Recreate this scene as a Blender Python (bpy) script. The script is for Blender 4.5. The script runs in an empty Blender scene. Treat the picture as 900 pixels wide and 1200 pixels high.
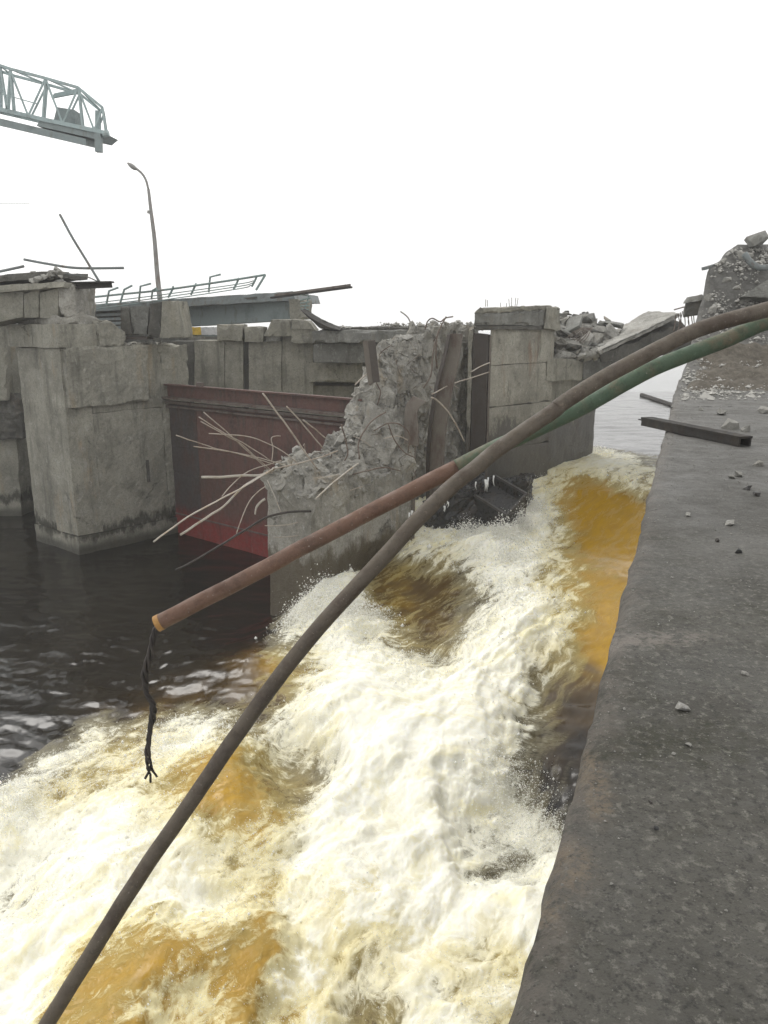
import bpy, bmesh, math, random
import numpy as np
from mathutils import Vector, noise as mnoise
from mathutils.bvhtree import BVHTree
sc = bpy.context.scene
C = sc.collection
rng = random.Random(7)
R = math.radians

# ------------------------------------------------------------------ camera
CAMZ, PITCH, FPX = 7.6, R(13.7), 900.0
cam = bpy.data.cameras.new('camera'); camo = bpy.data.objects.new('camera', cam); C.objects.link(camo)
camo.location = (0, 0, CAMZ); camo.rotation_euler = (R(90) - PITCH, 0, 0)
cam.sensor_fit = 'VERTICAL'; cam.sensor_height = 36; cam.lens = 27
cam.clip_start = 0.05; cam.clip_end = 6000
sc.camera = camo
sc.cycles.volume_bounces = 4
sc.render.resolution_x = 768; sc.render.resolution_y = 1024

# ------------------------------------------------------------------ world and sun (overcast)
SUN_EL, SUN_AZ = R(50), R(-35)
w = bpy.data.worlds.new('World'); sc.world = w; w.use_nodes = True
nt = w.node_tree; nt.nodes.clear()
sky = nt.nodes.new('ShaderNodeTexSky'); sky.sky_type = 'NISHITA'; sky.sun_disc = False
sky.sun_elevation = SUN_EL; sky.sun_rotation = SUN_AZ
sky.dust_density = 6; sky.air_density = 1.2
hs = nt.nodes.new('ShaderNodeHueSaturation'); hs.inputs['Saturation'].default_value = 0.12
mixs = nt.nodes.new('ShaderNodeMix'); mixs.data_type = 'RGBA'; mixs.inputs[0].default_value = 0.72
mixs.inputs[7].default_value = (9.9, 9.9, 9.8, 1)
bg = nt.nodes.new('ShaderNodeBackground'); bg.inputs[1].default_value = 0.125
wo = nt.nodes.new('ShaderNodeOutputWorld')
nt.links.new(sky.outputs[0], hs.inputs['Color']); nt.links.new(hs.outputs[0], mixs.inputs[6])
nt.links.new(mixs.outputs[2], bg.inputs[0]); nt.links.new(bg.outputs[0], wo.inputs[0])
sun = bpy.data.lights.new('sun', 'SUN'); sun.energy = 1.1; sun.angle = R(25); sun.color = (1, .97, .92)
suno = bpy.data.objects.new('sun', sun); C.objects.link(suno)
sdir = Vector((math.sin(SUN_AZ) * math.cos(SUN_EL), math.cos(SUN_AZ) * math.cos(SUN_EL), math.sin(SUN_EL)))
suno.rotation_euler = sdir.to_track_quat('Z', 'Y').to_euler()
sc.view_settings.view_transform = 'Standard'; sc.view_settings.look = 'None'
sc.view_settings.exposure = 0.29; sc.view_settings.gamma = 1

# ------------------------------------------------------------------ measuring helpers
cp, sp = math.cos(PITCH), math.sin(PITCH)
def ray(px, py):
    u = (px - 450) / FPX; v = (600 - py) / FPX
    return u, cp + v * sp, -sp + v * cp
def G(px, py, z=0.0):
    x, y, q = ray(px, py); t = (z - CAMZ) / q
    return Vector((x * t, y * t, z))
def D(px, py, Y):
    x, y, q = ray(px, py); t = Y / y
    return Vector((x * t, Y, CAMZ + q * t))
FD = Vector((.63, .777, 0)).normalized(); AD = Vector((FD.y, -FD.x, 0))     # flow axis (upstream), dam axis (to the right)
def QR(q, r, z=0.0):
    p = FD * q + AD * r; return Vector((p.x, p.y, z))

# ------------------------------------------------------------------ materials
class NB:
    def __init__(s, name):
        s.m = bpy.data.materials.new(name); s.m.use_nodes = True
        s.t = s.m.node_tree; s.t.nodes.clear()
        s.out = s.t.nodes.new('ShaderNodeOutputMaterial')
        s.b = s.t.nodes.new('ShaderNodeBsdfPrincipled')
        s.t.links.new(s.b.outputs[0], s.out.inputs[0])
        s.geo = s.t.nodes.new('ShaderNodeNewGeometry')
        s.pos = s.geo.outputs['Position']
    def n(s, typ, **kw):
        nd = s.t.nodes.new(typ)
        for k, v in kw.items(): setattr(nd, k, v)
        return nd
    def l(s, a, b): s.t.links.new(a, b)
    def put(s, sock, v):
        if isinstance(v, (int, float)): sock.default_value = v
        elif isinstance(v, tuple): sock.default_value = v if len(v) == 4 or len(sock.default_value) == 3 else v + (1,)
        else: s.l(v, sock)
    def noise(s, scale, detail=6, rough=.6, stretch=None, dist=0, vec=None, off=(0, 0, 0)):
        mp = s.n('ShaderNodeMapping'); mp.inputs['Scale'].default_value = stretch or (1, 1, 1)
        mp.inputs['Location'].default_value = off
        s.l(vec or s.pos, mp.inputs[0])
        nd = s.n('ShaderNodeTexNoise'); nd.inputs['Scale'].default_value = scale
        nd.inputs['Detail'].default_value = detail; nd.inputs['Roughness'].default_value = rough
        nd.inputs['Distortion'].default_value = dist
        s.l(mp.outputs[0], nd.inputs['Vector']); return nd.outputs['Fac']
    def vor(s, scale, feature='F1', stretch=(1, 1, 1), out='Distance', vec=None):
        mp = s.n('ShaderNodeMapping'); mp.inputs['Scale'].default_value = stretch; s.l(vec or s.pos, mp.inputs[0])
        nd = s.n('ShaderNodeTexVoronoi'); nd.feature = feature; nd.inputs['Scale'].default_value = scale
        s.l(mp.outputs[0], nd.inputs['Vector']); return nd.outputs[out]
    def ramp(s, f, a, b, lo=0.0, hi=1.0):
        nd = s.n('ShaderNodeMapRange', interpolation_type='SMOOTHSTEP')
        for i, v in enumerate((f, a, b, lo, hi)): s.put(nd.inputs[i], v)
        return nd.outputs[0]
    def math(s, op, a, b=0.0, c=None):
        nd = s.n('ShaderNodeMath', operation=op); s.put(nd.inputs[0], a); s.put(nd.inputs[1], b)
        if c is not None: s.put(nd.inputs[2], c)
        return nd.outputs[0]
    def mix(s, f, a, b, mode='MIX'):
        nd = s.n('ShaderNodeMix', data_type='RGBA', blend_type=mode)
        s.put(nd.inputs[0], f); s.put(nd.inputs[6], a); s.put(nd.inputs[7], b); return nd.outputs[2]
    def bump(s, h, strength=.5, dist=.02):
        nd = s.n('ShaderNodeBump'); nd.inputs['Strength'].default_value = strength; nd.inputs['Distance'].default_value = dist
        s.l(h, nd.inputs['Height']); s.l(nd.outputs[0], s.b.inputs['Normal']); return nd
    def z(s):
        nd = s.n('ShaderNodeSeparateXYZ'); s.l(s.pos, nd.inputs[0]); return nd.outputs[2]

def concrete(name, col=(.26, .25, .21), dark=(.075, .073, .06), light=(.36, .35, .32), warm=(.27, .215, .14), wet=None, stain=.6, streak=.6, bumps=.03, algae=None):
    k = NB(name)
    c = k.mix(k.ramp(k.noise(.7, 6, .7), .36, .64), col, tuple(x * .66 for x in col))
    c = k.mix(k.ramp(k.noise(2.6, 9, .74, off=(3, 8, 1)), .5, .70, 0, .7), c, light)
    c = k.mix(k.ramp(k.noise(1.1, 9, .75, off=(9, 2, 5)), .50, .70, 0, stain), c, dark)
    c = k.mix(k.ramp(k.noise(2.6, 9, .72, (1, 1, .13), off=(5, 5, 0)), .50, .68, 0, streak), c, dark)
    c = k.mix(k.ramp(k.noise(1.6, 7, .65, (1, 1, .22), off=(15, 3, 0)), .56, .70, 0, .6), c, warm)
    c = k.mix(k.ramp(k.noise(6, 9, .8, (1, 1, .6), off=(1, 13, 0)), .56, .66, 0, .55), c, tuple(min(.6, x * 1.35) for x in light))
    c = k.mix(k.ramp(k.noise(14, 8, .8, off=(7, 3, 3)), .50, .64, .0, .5), c, dark)
    c = k.mix(k.ramp(k.noise(45, 3, .6), .4, .7, .0, .35), c, dark)
    # a few hairline cracks, only where a mask lets them show
    nv = k.n('ShaderNodeTexNoise'); nv.inputs['Scale'].default_value = 2.5; nv.inputs['Detail'].default_value = 8; nv.inputs['Roughness'].default_value = .7; k.l(k.pos, nv.inputs['Vector'])
    va = k.n('ShaderNodeVectorMath', operation='MULTIPLY_ADD'); k.l(nv.outputs['Color'], va.inputs[0]); va.inputs[1].default_value = (.9, .9, .9); k.l(k.pos, va.inputs[2])
    cr = k.vor(.35, 'DISTANCE_TO_EDGE', vec=va.outputs[0])
    cm = k.math('MULTIPLY', k.ramp(cr, .002, .009, 1, 0), k.ramp(k.noise(.9, 3, off=(2, 2, 7)), .55, .65))
    c = k.mix(k.math('MULTIPLY', cm, .6), c, tuple(x * .5 for x in dark))
    rough = .88
    if algae is not None:
        zn = k.math('MULTIPLY_ADD', k.math('SUBTRACT', k.noise(3, 8, .75, (1, 1, .35), off=(4, 4, 4)), .5), 1.7, k.z())
        c = k.mix(k.math('MULTIPLY', k.ramp(k.math('ABSOLUTE', k.math('SUBTRACT', zn, algae)), .05, .34, 1, 0), .85), c, (.028, .027, .02))
    if wet:
        nz_ = k.math('MULTIPLY_ADD', k.noise(1.6, 7, .72, (1, 1, .5), off=(1, 7, 2)), wet[1], k.z())
        wf = k.ramp(nz_, wet[0] + wet[1] * .5, wet[0] + wet[1] * .5 + .35, 1, 0)
        c = k.mix(k.math('MULTIPLY', wf, wet[3] if len(wet) > 3 else .8), c, wet[2])
        rough = k.ramp(wf, 0, 1, .88, .45)
    k.put(k.b.inputs['Base Color'], c); k.put(k.b.inputs['Roughness'], rough); k.b.inputs['Specular IOR Level'].default_value = .3
    h = k.math('ADD', k.noise(7, 9, .75), k.math('MULTIPLY', k.noise(60, 3, .6), .25))
    h = k.math('SUBTRACT', h, k.math('MULTIPLY', cm, .5))
    k.bump(h, .9, bumps)
    return k.m

M = {}
M['pier'] = concrete('pier_concrete', (.31, .298, .25), wet=(.12, .3, (.03, .029, .02)), light=(.34, .335, .295), algae=.72)
M['pier_front'] = concrete('pier_nose_concrete', (.33, .318, .265), warm=(.33, .23, .13), wet=(.12, .3, (.045, .043, .03)))
M['wallc'] = concrete('weathered_wall_concrete', (.30, .288, .24), warm=(.20, .18, .13), stain=.5, light=(.29, .28, .25))
M['greyc'] = concrete('grey_concrete', (.20, .20, .185), warm=(.17, .155, .13), light=(.31, .31, .29))
M['darkc'] = concrete('dark_shaded_concrete', (.105, .10, .088), light=(.16, .16, .145), dark=(.04, .04, .036), warm=(.10, .08, .06))  # dark blocks; also puts shade into the colour of recesses and undersides
M['right_pier'] = concrete('block_concrete', (.335, .32, .27), wet=(4.2, 2.6, (.045, .040, .034), .8), light=(.38, .37, .32), streak=.85, warm=(.19, .10, .055))
M['broken'] = concrete('fractured_concrete', (.375, .36, .32), light=(.54, .525, .48), dark=(.11, .105, .09), warm=(.30, .235, .15), wet=(1.7, 2.2, (.07, .05, .022), .8), streak=.45, stain=.5, bumps=.07)
M['chunk'] = concrete('rubble_concrete', (.35, .34, .31), light=(.54, .53, .49), dark=(.11, .108, .095), warm=(.24, .21, .17), stain=.5, streak=.1, bumps=.05)

def rusty(name, base, rust=(.17, .075, .04), amt=.5, rough=.6, streak=True, metal=.0, dark=(.04, .03, .025), spec=.3, chips=0):
    k = NB(name)
    c = k.mix(k.ramp(k.noise(3.5, 7, .7, (1, 1, .35) if streak else (1, 1, 1)), .5 - .12 * amt * 2 + .08, .66), base, rust)
    c = k.mix(k.ramp(k.noise(1.3, 6, .7, off=(4, 4, 1)), .5, .75, 0, .7), c, dark)
    c = k.mix(k.ramp(k.noise(25, 4, .7, off=(2, 9, 1)), .58, .72, 0, .5), c, tuple(min(1, x * 1.9) for x in base))
    if chips:
        c = k.mix(k.ramp(k.noise(38, 5, .7, off=(6, 1, 6)), .64, .70, 0, chips), c, (.34, .31, .27)); c = k.mix(k.ramp(k.noise(9, 9, .8, off=(3, 1, 9)), .52, .62, 0, .6), c, tuple(x * .55 for x in base))
    k.put(k.b.inputs['Base Color'], c); k.b.inputs['Metallic'].default_value = metal
    k.put(k.b.inputs['Roughness'], k.ramp(k.noise(9, 4), .3, .7, rough - .12, rough + .2))
    k.b.inputs['Specular IOR Level'].default_value = spec; k.bump(k.noise(22, 8, .75), .8, .012); return k.m
M['gate'] = rusty('gate_oxide_red', (.105, .056, .047), rust=(.07, .05, .042), dark=(.033, .026, .025))
k_g = M['gate'].node_tree
def gate_band(m):
    t = m.node_tree; b = next(n for n in t.nodes if n.type == 'BSDF_PRINCIPLED'); old = b.inputs['Base Color'].links[0].from_socket
    k = NB.__new__(NB); k.m = m; k.t = t; k.b = b; k.geo = t.nodes.new('ShaderNodeNewGeometry'); k.pos = k.geo.outputs['Position']
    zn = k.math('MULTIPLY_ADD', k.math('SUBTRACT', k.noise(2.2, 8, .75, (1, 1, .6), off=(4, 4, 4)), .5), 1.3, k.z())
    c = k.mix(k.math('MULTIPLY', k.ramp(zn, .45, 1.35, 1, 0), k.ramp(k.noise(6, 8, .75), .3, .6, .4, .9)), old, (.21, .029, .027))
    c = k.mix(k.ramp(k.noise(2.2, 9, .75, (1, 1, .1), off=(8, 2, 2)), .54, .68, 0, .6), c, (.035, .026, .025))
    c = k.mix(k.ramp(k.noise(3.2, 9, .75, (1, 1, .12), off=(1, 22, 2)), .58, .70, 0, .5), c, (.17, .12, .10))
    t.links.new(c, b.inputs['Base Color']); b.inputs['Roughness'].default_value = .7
gate_band(M['gate'])
M['gate_dark'] = rusty('gate_grey_brown', (.12, .10, .088), rust=(.085, .055, .045))
M['gate_shade'] = rusty('gate_shaded_steel', (.058, .05, .048), rust=(.07, .042, .036)); gate_band(M['gate_shade'])  # copy of the gate colour, darkened as shade for the left plates
M['guide'] = rusty('rusted_guide_steel', (.135, .118, .10), rust=(.085, .062, .05), dark=(.05, .042, .036))
M['guide_dark'] = rusty('dark_guide_steel', (.062, .053, .047), rust=(.055, .042, .035))
M['rustpipe'] = rusty('rusted_pipe_steel', (.13, .075, .052), rust=(.085, .043, .028), amt=.5, streak=False, rough=.6, chips=.8)
M['brownpipe'] = rusty('brown_pipe_paint', (.095, .078, .06), rust=(.065, .048, .036), amt=.5, streak=False, rough=.6, chips=.5)
M['greenpipe'] = rusty('green_pipe_paint', (.065, .098, .062), rust=(.12, .10, .065), amt=.6, streak=False, rough=.6, chips=.6, dark=(.05, .09, .06))
M['blacksteel'] = rusty('wet_black_steel', (.03, .03, .03), rust=(.035, .028, .022), rough=.3)
M['beamsteel'] = rusty('dark_beam_steel', (.033, .031, .029), rust=(.04, .034, .028), rough=.7, spec=.15, dark=(.02, .018, .016))
M['greysteel'] = rusty('weathered_grey_steel', (.17, .19, .19), rust=(.13, .11, .09), amt=.3)
M['crane'] = rusty('hazed_green_crane_paint', (.30, .37, .37), rust=(.26, .3, .29), amt=.2, dark=(.13, .16, .16))  # crane colour paled to carry distance haze and glare
M['crane_dark'] = rusty('grey_girder_paint', (.20, .235, .235), rust=(.16, .175, .165), amt=.2, dark=(.1, .12, .12))
M['rail'] = rusty('railing_paint', (.19, .25, .24), rust=(.16, .15, .13), amt=.3, dark=(.1, .12, .12))
M['rebar'] = rusty('pale_bare_rebar', (.34, .30, .255), rust=(.23, .18, .14), amt=.4, streak=False, dark=(.22, .17, .12))
M['rebar_dark'] = rusty('dark_rebar', (.13, .10, .08), rust=(.09, .06, .045), streak=False)
M['strap'] = rusty('bare_steel_strap', (.42, .39, .345), rust=(.36, .28, .2), amt=.3, streak=False, dark=(.25, .2, .16))
M['lamp'] = rusty('lamp_post_paint', (.24, .235, .225), rust=(.16, .12, .1), amt=.4, dark=(.16, .14, .13))
M['cable'] = rusty('charred_cable', (.035, .03, .028), rust=(.06, .05, .045), streak=False, rough=.7)
def plain(name, col, rough=.6):
    k = NB(name)
    k.put(k.b.inputs['Base Color'], k.mix(k.ramp(k.noise(4, 5), .3, .7), col, tuple(x * .7 for x in col))); k.b.inputs['Roughness'].default_value = rough
    return k.m
M['yellow'] = plain('yellow_paint', (.75, .5, .06)); M['white'] = plain('white_paint', (.75, .75, .75))
M['glass'] = plain('lamp_glass', (.3, .3, .3), .2)
# ice and frozen drips
k = NB('ice'); k.put(k.b.inputs['Base Color'], k.mix(k.ramp(k.noise(6, 4), .3, .7), (.62, .62, .6), (.8, .82, .82))); k.b.inputs['Roughness'].default_value = .25
k.bump(k.noise(14, 4), .5, .02); M['ice'] = k.m
# deck paving
k = NB('wet_worn_paving')
x_ = k.n('ShaderNodeSeparateXYZ'); k.l(k.pos, x_.inputs[0])
c = k.mix(k.ramp(k.noise(.8, 9, .72), .36, .64), (.058, .055, .045), (.092, .087, .073))
c = k.mix(k.ramp(k.noise(2.3, 10, .76, off=(3, 1, 0)), .50, .64, 0, .85), c, (.036, .035, .020))
c = k.mix(k.ramp(k.noise(5.5, 10, .8, off=(7, 1, 0)), .52, .66, 0, .75), c, (.115, .11, .098))
c = k.mix(k.ramp(k.noise(24, 7, .8, off=(2, 5, 0)), .52, .62, 0, .8), c, (.19, .18, .155))
c = k.mix(k.ramp(k.noise(30, 7, .8, off=(12, 5, 0)), .50, .62, 0, .7), c, (.020, .019, .016))
c = k.mix(k.ramp(x_.outputs[1], 3.5, 9, 0, .75), c, k.mix(k.ramp(k.noise(4.0, 10, .8, (.9, 1.2, 1)), .40, .60), (.066, .064, .058), (.135, .132, .124)))
att = k.n('ShaderNodeAttribute', attribute_name='edge')
e_ = k.math('MULTIPLY', k.ramp(att.outputs['Fac'], .15, 1), k.ramp(k.noise(9, 9, .8, off=(1, 1, 8)), .42, .58))
c = k.mix(k.math('MULTIPLY', e_, .8), c, (.135, .118, .10))
def blot(att_name, noise_sc, off, col, amt):
    global c
    a_ = k.n('ShaderNodeAttribute', attribute_name=att_name)
    p_ = k.math('MULTIPLY', k.ramp(a_.outputs['Fac'], .05, .8), k.ramp(k.noise(noise_sc, 10, .82, off=off), .44, .56))
    c = k.mix(k.math('MULTIPLY', p_, amt), c, col)
blot('patch', 12, (4, 1, 8), (.21, .185, .16), .75)
blot('rust', 26, (8, 1, 8), (.20, .155, .105), .65)
ag = k.vor(70); agc = k.vor(70, out='Color')
sel = k.n('ShaderNodeSeparateColor'); k.l(agc, sel.inputs[0])
sp_ = k.ramp(k.noise(3, 5, .7, off=(5, 5, 2)), .42, .6)
c = k.mix(k.math('MULTIPLY', k.math('MULTIPLY', k.ramp(ag, .12, .36, 1, 0), k.ramp(sel.outputs[0], .80, .95, 0, .8)), sp_), c, (.24, .23, .20))
c = k.mix(k.math('MULTIPLY', k.ramp(ag, .15, .38, 1, 0), k.ramp(sel.outputs[1], .82, .95, 0, .6)), c, (.015, .014, .012))
k.put(k.b.inputs['Base Color'], c)
k.put(k.b.inputs['Roughness'], k.ramp(k.noise(1.4, 8, .7, off=(6, 6, 0)), .35, .65, .5, .85)); k.b.inputs['Specular IOR Level'].default_value = .4
h = k.math('ADD', k.math('MULTIPLY', k.noise(9, 9, .78), 1.3), k.math('MULTIPLY', k.noise(70, 6, .8), .6))
h = k.math('ADD', h, k.ramp(ag, .1, .4, .2, 0))
k.bump(h, 1, .022); M['paving'] = k.m
# dirt
k = NB('brown_dirt'); c = k.mix(k.ramp(k.noise(6, 8, .7), .35, .65), (.062, .052, .038), (.115, .10, .078))
k.put(k.b.inputs['Base Color'], k.mix(k.ramp(k.noise(20, 6, .7), .6, .7), c, (.3, .28, .24))); k.b.inputs['Roughness'].default_value = .95
k.bump(k.noise(14, 8, .8), 1, .05); M['dirt'] = k.m
# tilted asphalt
k = NB('grey_gritty_asphalt'); c = k.mix(k.ramp(k.noise(1.1, 8, .7), .35, .65), (.085, .08, .07), (.14, .132, .12))
c = k.mix(k.ramp(k.noise(3, 8, .75, off=(4, 0, 2)), .58, .74, 0, .8), c, (.28, .27, .25))
k.put(k.b.inputs['Base Color'], c); k.b.inputs['Roughness'].default_value = .9; k.bump(k.noise(20, 8, .8), 1, .03); M['asphalt'] = k.m

# ------------------------------------------------------------------ object helpers
def tag(o, label=None, cat=None, group=None, kind=None):
    if label: o['label'] = label
    if cat: o['category'] = cat
    if group: o['group'] = group
    if kind: o['kind'] = kind
    return o
def wloc(o):
    l = Vector((0, 0, 0))
    while o is not None: l += o.location; o = o.parent
    return l
def thing(name, label, cat, loc, group=None):
    o = bpy.data.objects.new(name, None); C.objects.link(o); o.location = loc; o.empty_display_size = .2
    return tag(o, label, cat, group)
def obj(name, VF, mat, parent=None, smooth=False, origin=None):
    V, F = VF
    V = [Vector(v) for v in V]
    if origin is None:
        n = max(1, len(V)); cx = sum(v.x for v in V) / n; cy = sum(v.y for v in V) / n
        origin = Vector((cx, cy, min(v.z for v in V)))
    origin = Vector(origin)
    me = bpy.data.meshes.new(name); me.from_pydata([tuple(v - origin) for v in V], [], F); me.update()
    if isinstance(mat, (list, tuple)):
        for m in mat: me.materials.append(m)
    else: me.materials.append(mat)
    if smooth: me.polygons.foreach_set('use_smooth', [True] * len(me.polygons))
    o = bpy.data.objects.new(name, me); C.objects.link(o)
    if parent is not None:
        o.parent = parent; o.location = origin - wloc(parent)
    else: o.location = origin
    return o
def join(*vfs):
    V, F = [], []
    for v, f in vfs:
        n = len(V); V += list(v); F += [tuple(i + n for i in t) for t in f]
    return V, F
def nz(p, s=1.0): return mnoise.noise_vector(Vector(p) * s)
def fb(p, o=4, s=1.0):
    a, t, q = 1.0, 0.0, Vector(p) * s
    for _ in range(o): t += a * mnoise.noise(q); a *= .5; q = q * 2.03 + Vector((3.1, 1.7, 5.3))
    return t
def hexa(b, t, res=.25, amp=.015, chip=.04, topf=None, maxn=60, sc_=1.6):
    """welded, finely divided box between bottom quad b and top quad t, rough faces and chipped arrises"""
    b = [Vector(v) for v in b]; t = [Vector(v) for v in t]
    L = lambda p, q: (p - q).length
    nx = min(maxn, max(1, round(max(L(b[0], b[1]), L(b[3], b[2])) / res)))
    ny = min(maxn, max(1, round(max(L(b[1], b[2]), L(b[0], b[3])) / res)))
    nzz = min(maxn, max(1, round(max(L(b[0], t[0]), L(b[2], t[2])) / res)))
    idx, V = {}, []
    def P(i, j, k_):
        key = (i, j, k_)
        if key in idx: return idx[key]
        u, v, w_ = i / nx, j / ny, k_ / nzz
        lo = b[0] * (1 - u) * (1 - v) + b[1] * u * (1 - v) + b[2] * u * v + b[3] * (1 - u) * v
        hi = t[0] * (1 - u) * (1 - v) + t[1] * u * (1 - v) + t[2] * u * v + t[3] * (1 - u) * v
        if topf: hi = hi + Vector((0, 0, topf(hi)))
        p = lo * (1 - w_) + hi * w_
        cen = (b[0] + b[2] + t[0] + t[2]) / 4
        ext = (i in (0, nx)) + (j in (0, ny)) + (k_ in (0, nzz))
        p2 = p + nz(p, sc_) * amp + nz(p, sc_ * 4) * amp * .5
        if ext >= 2 and chip:
            c_ = max(0, fb(p, 3, 2.2) + .0) * chip * 1.2 + chip * .05
            inw = Vector((0, 0, 0))
            if i in (0, nx): inw += (b[1] - b[0]).normalized() * (1 if i == 0 else -1)
            if j in (0, ny): inw += (b[3] - b[0]).normalized() * (1 if j == 0 else -1)
            if k_ in (0, nzz): inw += (t[0] - b[0]).normalized() * (1 if k_ == 0 else -1)
            p2 += inw * c_
        idx[key] = len(V); V.append(p2); return idx[key]
    F = []
    for i in range(nx):
        for j in range(ny):
            F.append((P(i, j, 0), P(i, j + 1, 0), P(i + 1, j + 1, 0), P(i + 1, j, 0)))
            F.append((P(i, j, nzz), P(i + 1, j, nzz), P(i + 1, j + 1, nzz), P(i, j + 1, nzz)))
    for k_ in range(nzz):
        for i in range(nx):
            F.append((P(i, 0, k_), P(i + 1, 0, k_), P(i + 1, 0, k_ + 1), P(i, 0, k_ + 1)))
            F.append((P(i, ny, k_), P(i, ny, k_ + 1), P(i + 1, ny, k_ + 1), P(i + 1, ny, k_)))
        for j in range(ny):
            F.append((P(0, j, k_), P(0, j, k_ + 1), P(0, j + 1, k_ + 1), P(0, j + 1, k_)))
            F.append((P(nx, j, k_), P(nx, j + 1, k_), P(nx, j + 1, k_ + 1), P(nx, j, k_ + 1)))
    return V, F
def prism(front, back, res=.25, amp=.015, chip=.03):
    """front: 4 points bl,br,tr,tl of the visible face; back: offset vector"""
    bl, br, tr, tl = [Vector(v) for v in front]; bk = Vector(back)
    return hexa([bl, br, br + bk, bl + bk], [tl, tr, tr + bk, tl + bk], res, amp, chip)
def bar(p, q, wd, ht=None, up=Vector((0, 0, 1))):
    p = Vector(p); q = Vector(q); ht = ht or wd; d = (q - p).normalized()
    s = d.cross(up)
    if s.length < .01: s = d.cross(Vector((1, 0, 0)))
    s.normalize(); u = s.cross(d).normalized(); V = []
    for e in (p, q):
        for a, c_ in ((-1, -1), (1, -1), (1, 1), (-1, 1)): V.append(e + s * a * wd / 2 + u * c_ * ht / 2)
    return V, [(0, 3, 2, 1), (4, 5, 6, 7), (0, 1, 5, 4), (1, 2, 6, 5), (2, 3, 7, 6), (3, 0, 4, 7)]
def cat(pts, n=6):
    """Catmull-Rom through pts"""
    P = [Vector(p) for p in pts]; P = [P[0] * 2 - P[1]] + P + [P[-1] * 2 - P[-2]]; out = []
    for i in range(1, len(P) - 2):
        for k_ in range(n):
            t = k_ / n; a, b, c_, d = P[i - 1], P[i], P[i + 1], P[i + 2]
            out.append(.5 * ((2 * b) + (c_ - a) * t + (2 * a - 5 * b + 4 * c_ - d) * t * t + (3 * b - a - 3 * c_ + d) * t ** 3))
    out.append(P[-2]); return out
def tube(path, r, seg=8, cap=True, ecc=(1, 1), wob=0, hollow=0):
    path = [Vector(p) for p in path]; n = len(path); V, F = [], []
    rr = r if callable(r) else (lambda t: r)
    ref = Vector((0, 0, 1))
    if abs((path[-1] - path[0]).normalized().z) > .9: ref = Vector((0, 1, 0))
    for i, p in enumerate(path):
        d = (path[min(n - 1, i + 1)] - path[max(0, i - 1)]).normalized()
        s = d.cross(ref).normalized(); u = s.cross(d).normalized(); q = rr(i / (n - 1))
        if wob: p = p + nz(p, 3) * wob
        for k_ in range(seg):
            a = 2 * math.pi * k_ / seg
            V.append(p + s * math.cos(a) * q * ecc[0] + u * math.sin(a) * q * ecc[1])
    for i in range(n - 1):
        for k_ in range(seg):
            a, b = i * seg + k_, i * seg + (k_ + 1) % seg
            F.append((a, b, b + seg, a + seg))
    if cap: F.append(tuple(range(seg - 1, -1, -1))); F.append(tuple(range((n - 1) * seg, n * seg)))
    if hollow:          # a bore a few centimetres deep at the last end
        d = (path[-1] - path[-2]).normalized(); F.pop(); o = len(V); e = (n - 1) * seg
        for k_ in range(seg): V.append(path[-1] + (V[e + k_] - path[-1]) * .82)
        for k_ in range(seg): V.append(path[-1] + (V[e + k_] - path[-1]) * .82 - d * hollow)
        for k_ in range(seg):
            j = (k_ + 1) % seg
            F.append((e + k_, e + j, o + j, o + k_)); F.append((o + k_, o + j, o + seg + j, o + seg + k_))
        F.append(tuple(range(o + seg, o + 2 * seg)))
    return V, F
def rock(c_, size, r_, n=14, jag=.25):
    """angular broken lump: convex hull of random points"""
    bm = bmesh.new(); c_ = Vector(c_)
    rot = Vector((r_.uniform(-.6, .6), r_.uniform(-.6, .6), r_.uniform(0, 6.3)))
    from mathutils import Euler
    E_ = Euler(rot).to_matrix()
    for _ in range(n):
        v = Vector((r_.uniform(-1, 1), r_.uniform(-1, 1), r_.uniform(-1, 1)))
        m_ = max(abs(v.x), abs(v.y), abs(v.z)); v = v / m_ * r_.uniform(1 - jag, 1)
        bm.verts.new(c_ + E_ @ Vector((v.x * size[0] / 2, v.y * size[1] / 2, v.z * size[2] / 2)))
    g = bmesh.ops.convex_hull(bm, input=bm.verts)
    bmesh.ops.delete(bm, geom=[v for v in bm.verts if not v.link_faces], context='VERTS')
    bm.verts.index_update()
    V = [v.co.copy() for v in bm.verts]; F = [tuple(v.index for v in f.verts) for f in bm.faces]; bm.free()
    return V, F

# ------------------------------------------------------------------ numpy noise for the water
def _hash(ix, iy, seed):
    h = (ix.astype(np.int64) * 374761393 + iy.astype(np.int64) * 668265263 + seed * 974634777) & 0xffffffff
    h = ((h ^ (h >> 13)) * 1274126177) & 0xffffffff
    return (h ^ (h >> 16)) & 0xffffffff
def perlin(x, y, seed=0):
    xi = np.floor(x); yi = np.floor(y); xf = x - xi; yf = y - yi
    u = xf * xf * xf * (xf * (xf * 6 - 15) + 10); v = yf * yf * yf * (yf * (yf * 6 - 15) + 10)
    def g(dx, dy):
        a = _hash(xi + dx, yi + dy, seed) * (2 * np.pi / 4294967296.0)
        return np.cos(a) * (xf - dx) + np.sin(a) * (yf - dy)
    return (g(0, 0) * (1 - u) * (1 - v) + g(1, 0) * u * (1 - v) + g(0, 1) * (1 - u) * v + g(1, 1) * u * v) * 1.5
def fbm(x, y, o=5, seed=0, gain=.5, mode=0):
    t = 0; a = 1.0; s = 0
    for i in range(o):
        n_ = perlin(x, y, seed + i * 17)
        if mode == 1: n_ = 1 - 2 * np.abs(n_)      # ridged
        if mode == 2: n_ = 2 * np.sqrt(n_ * n_ + .012) - .7     # billowy
        t = t + a * n_; s += a; a *= gain; x, y = x * 2.02 + 5.3, y * 2.02 - 2.7
    return t / s
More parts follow.
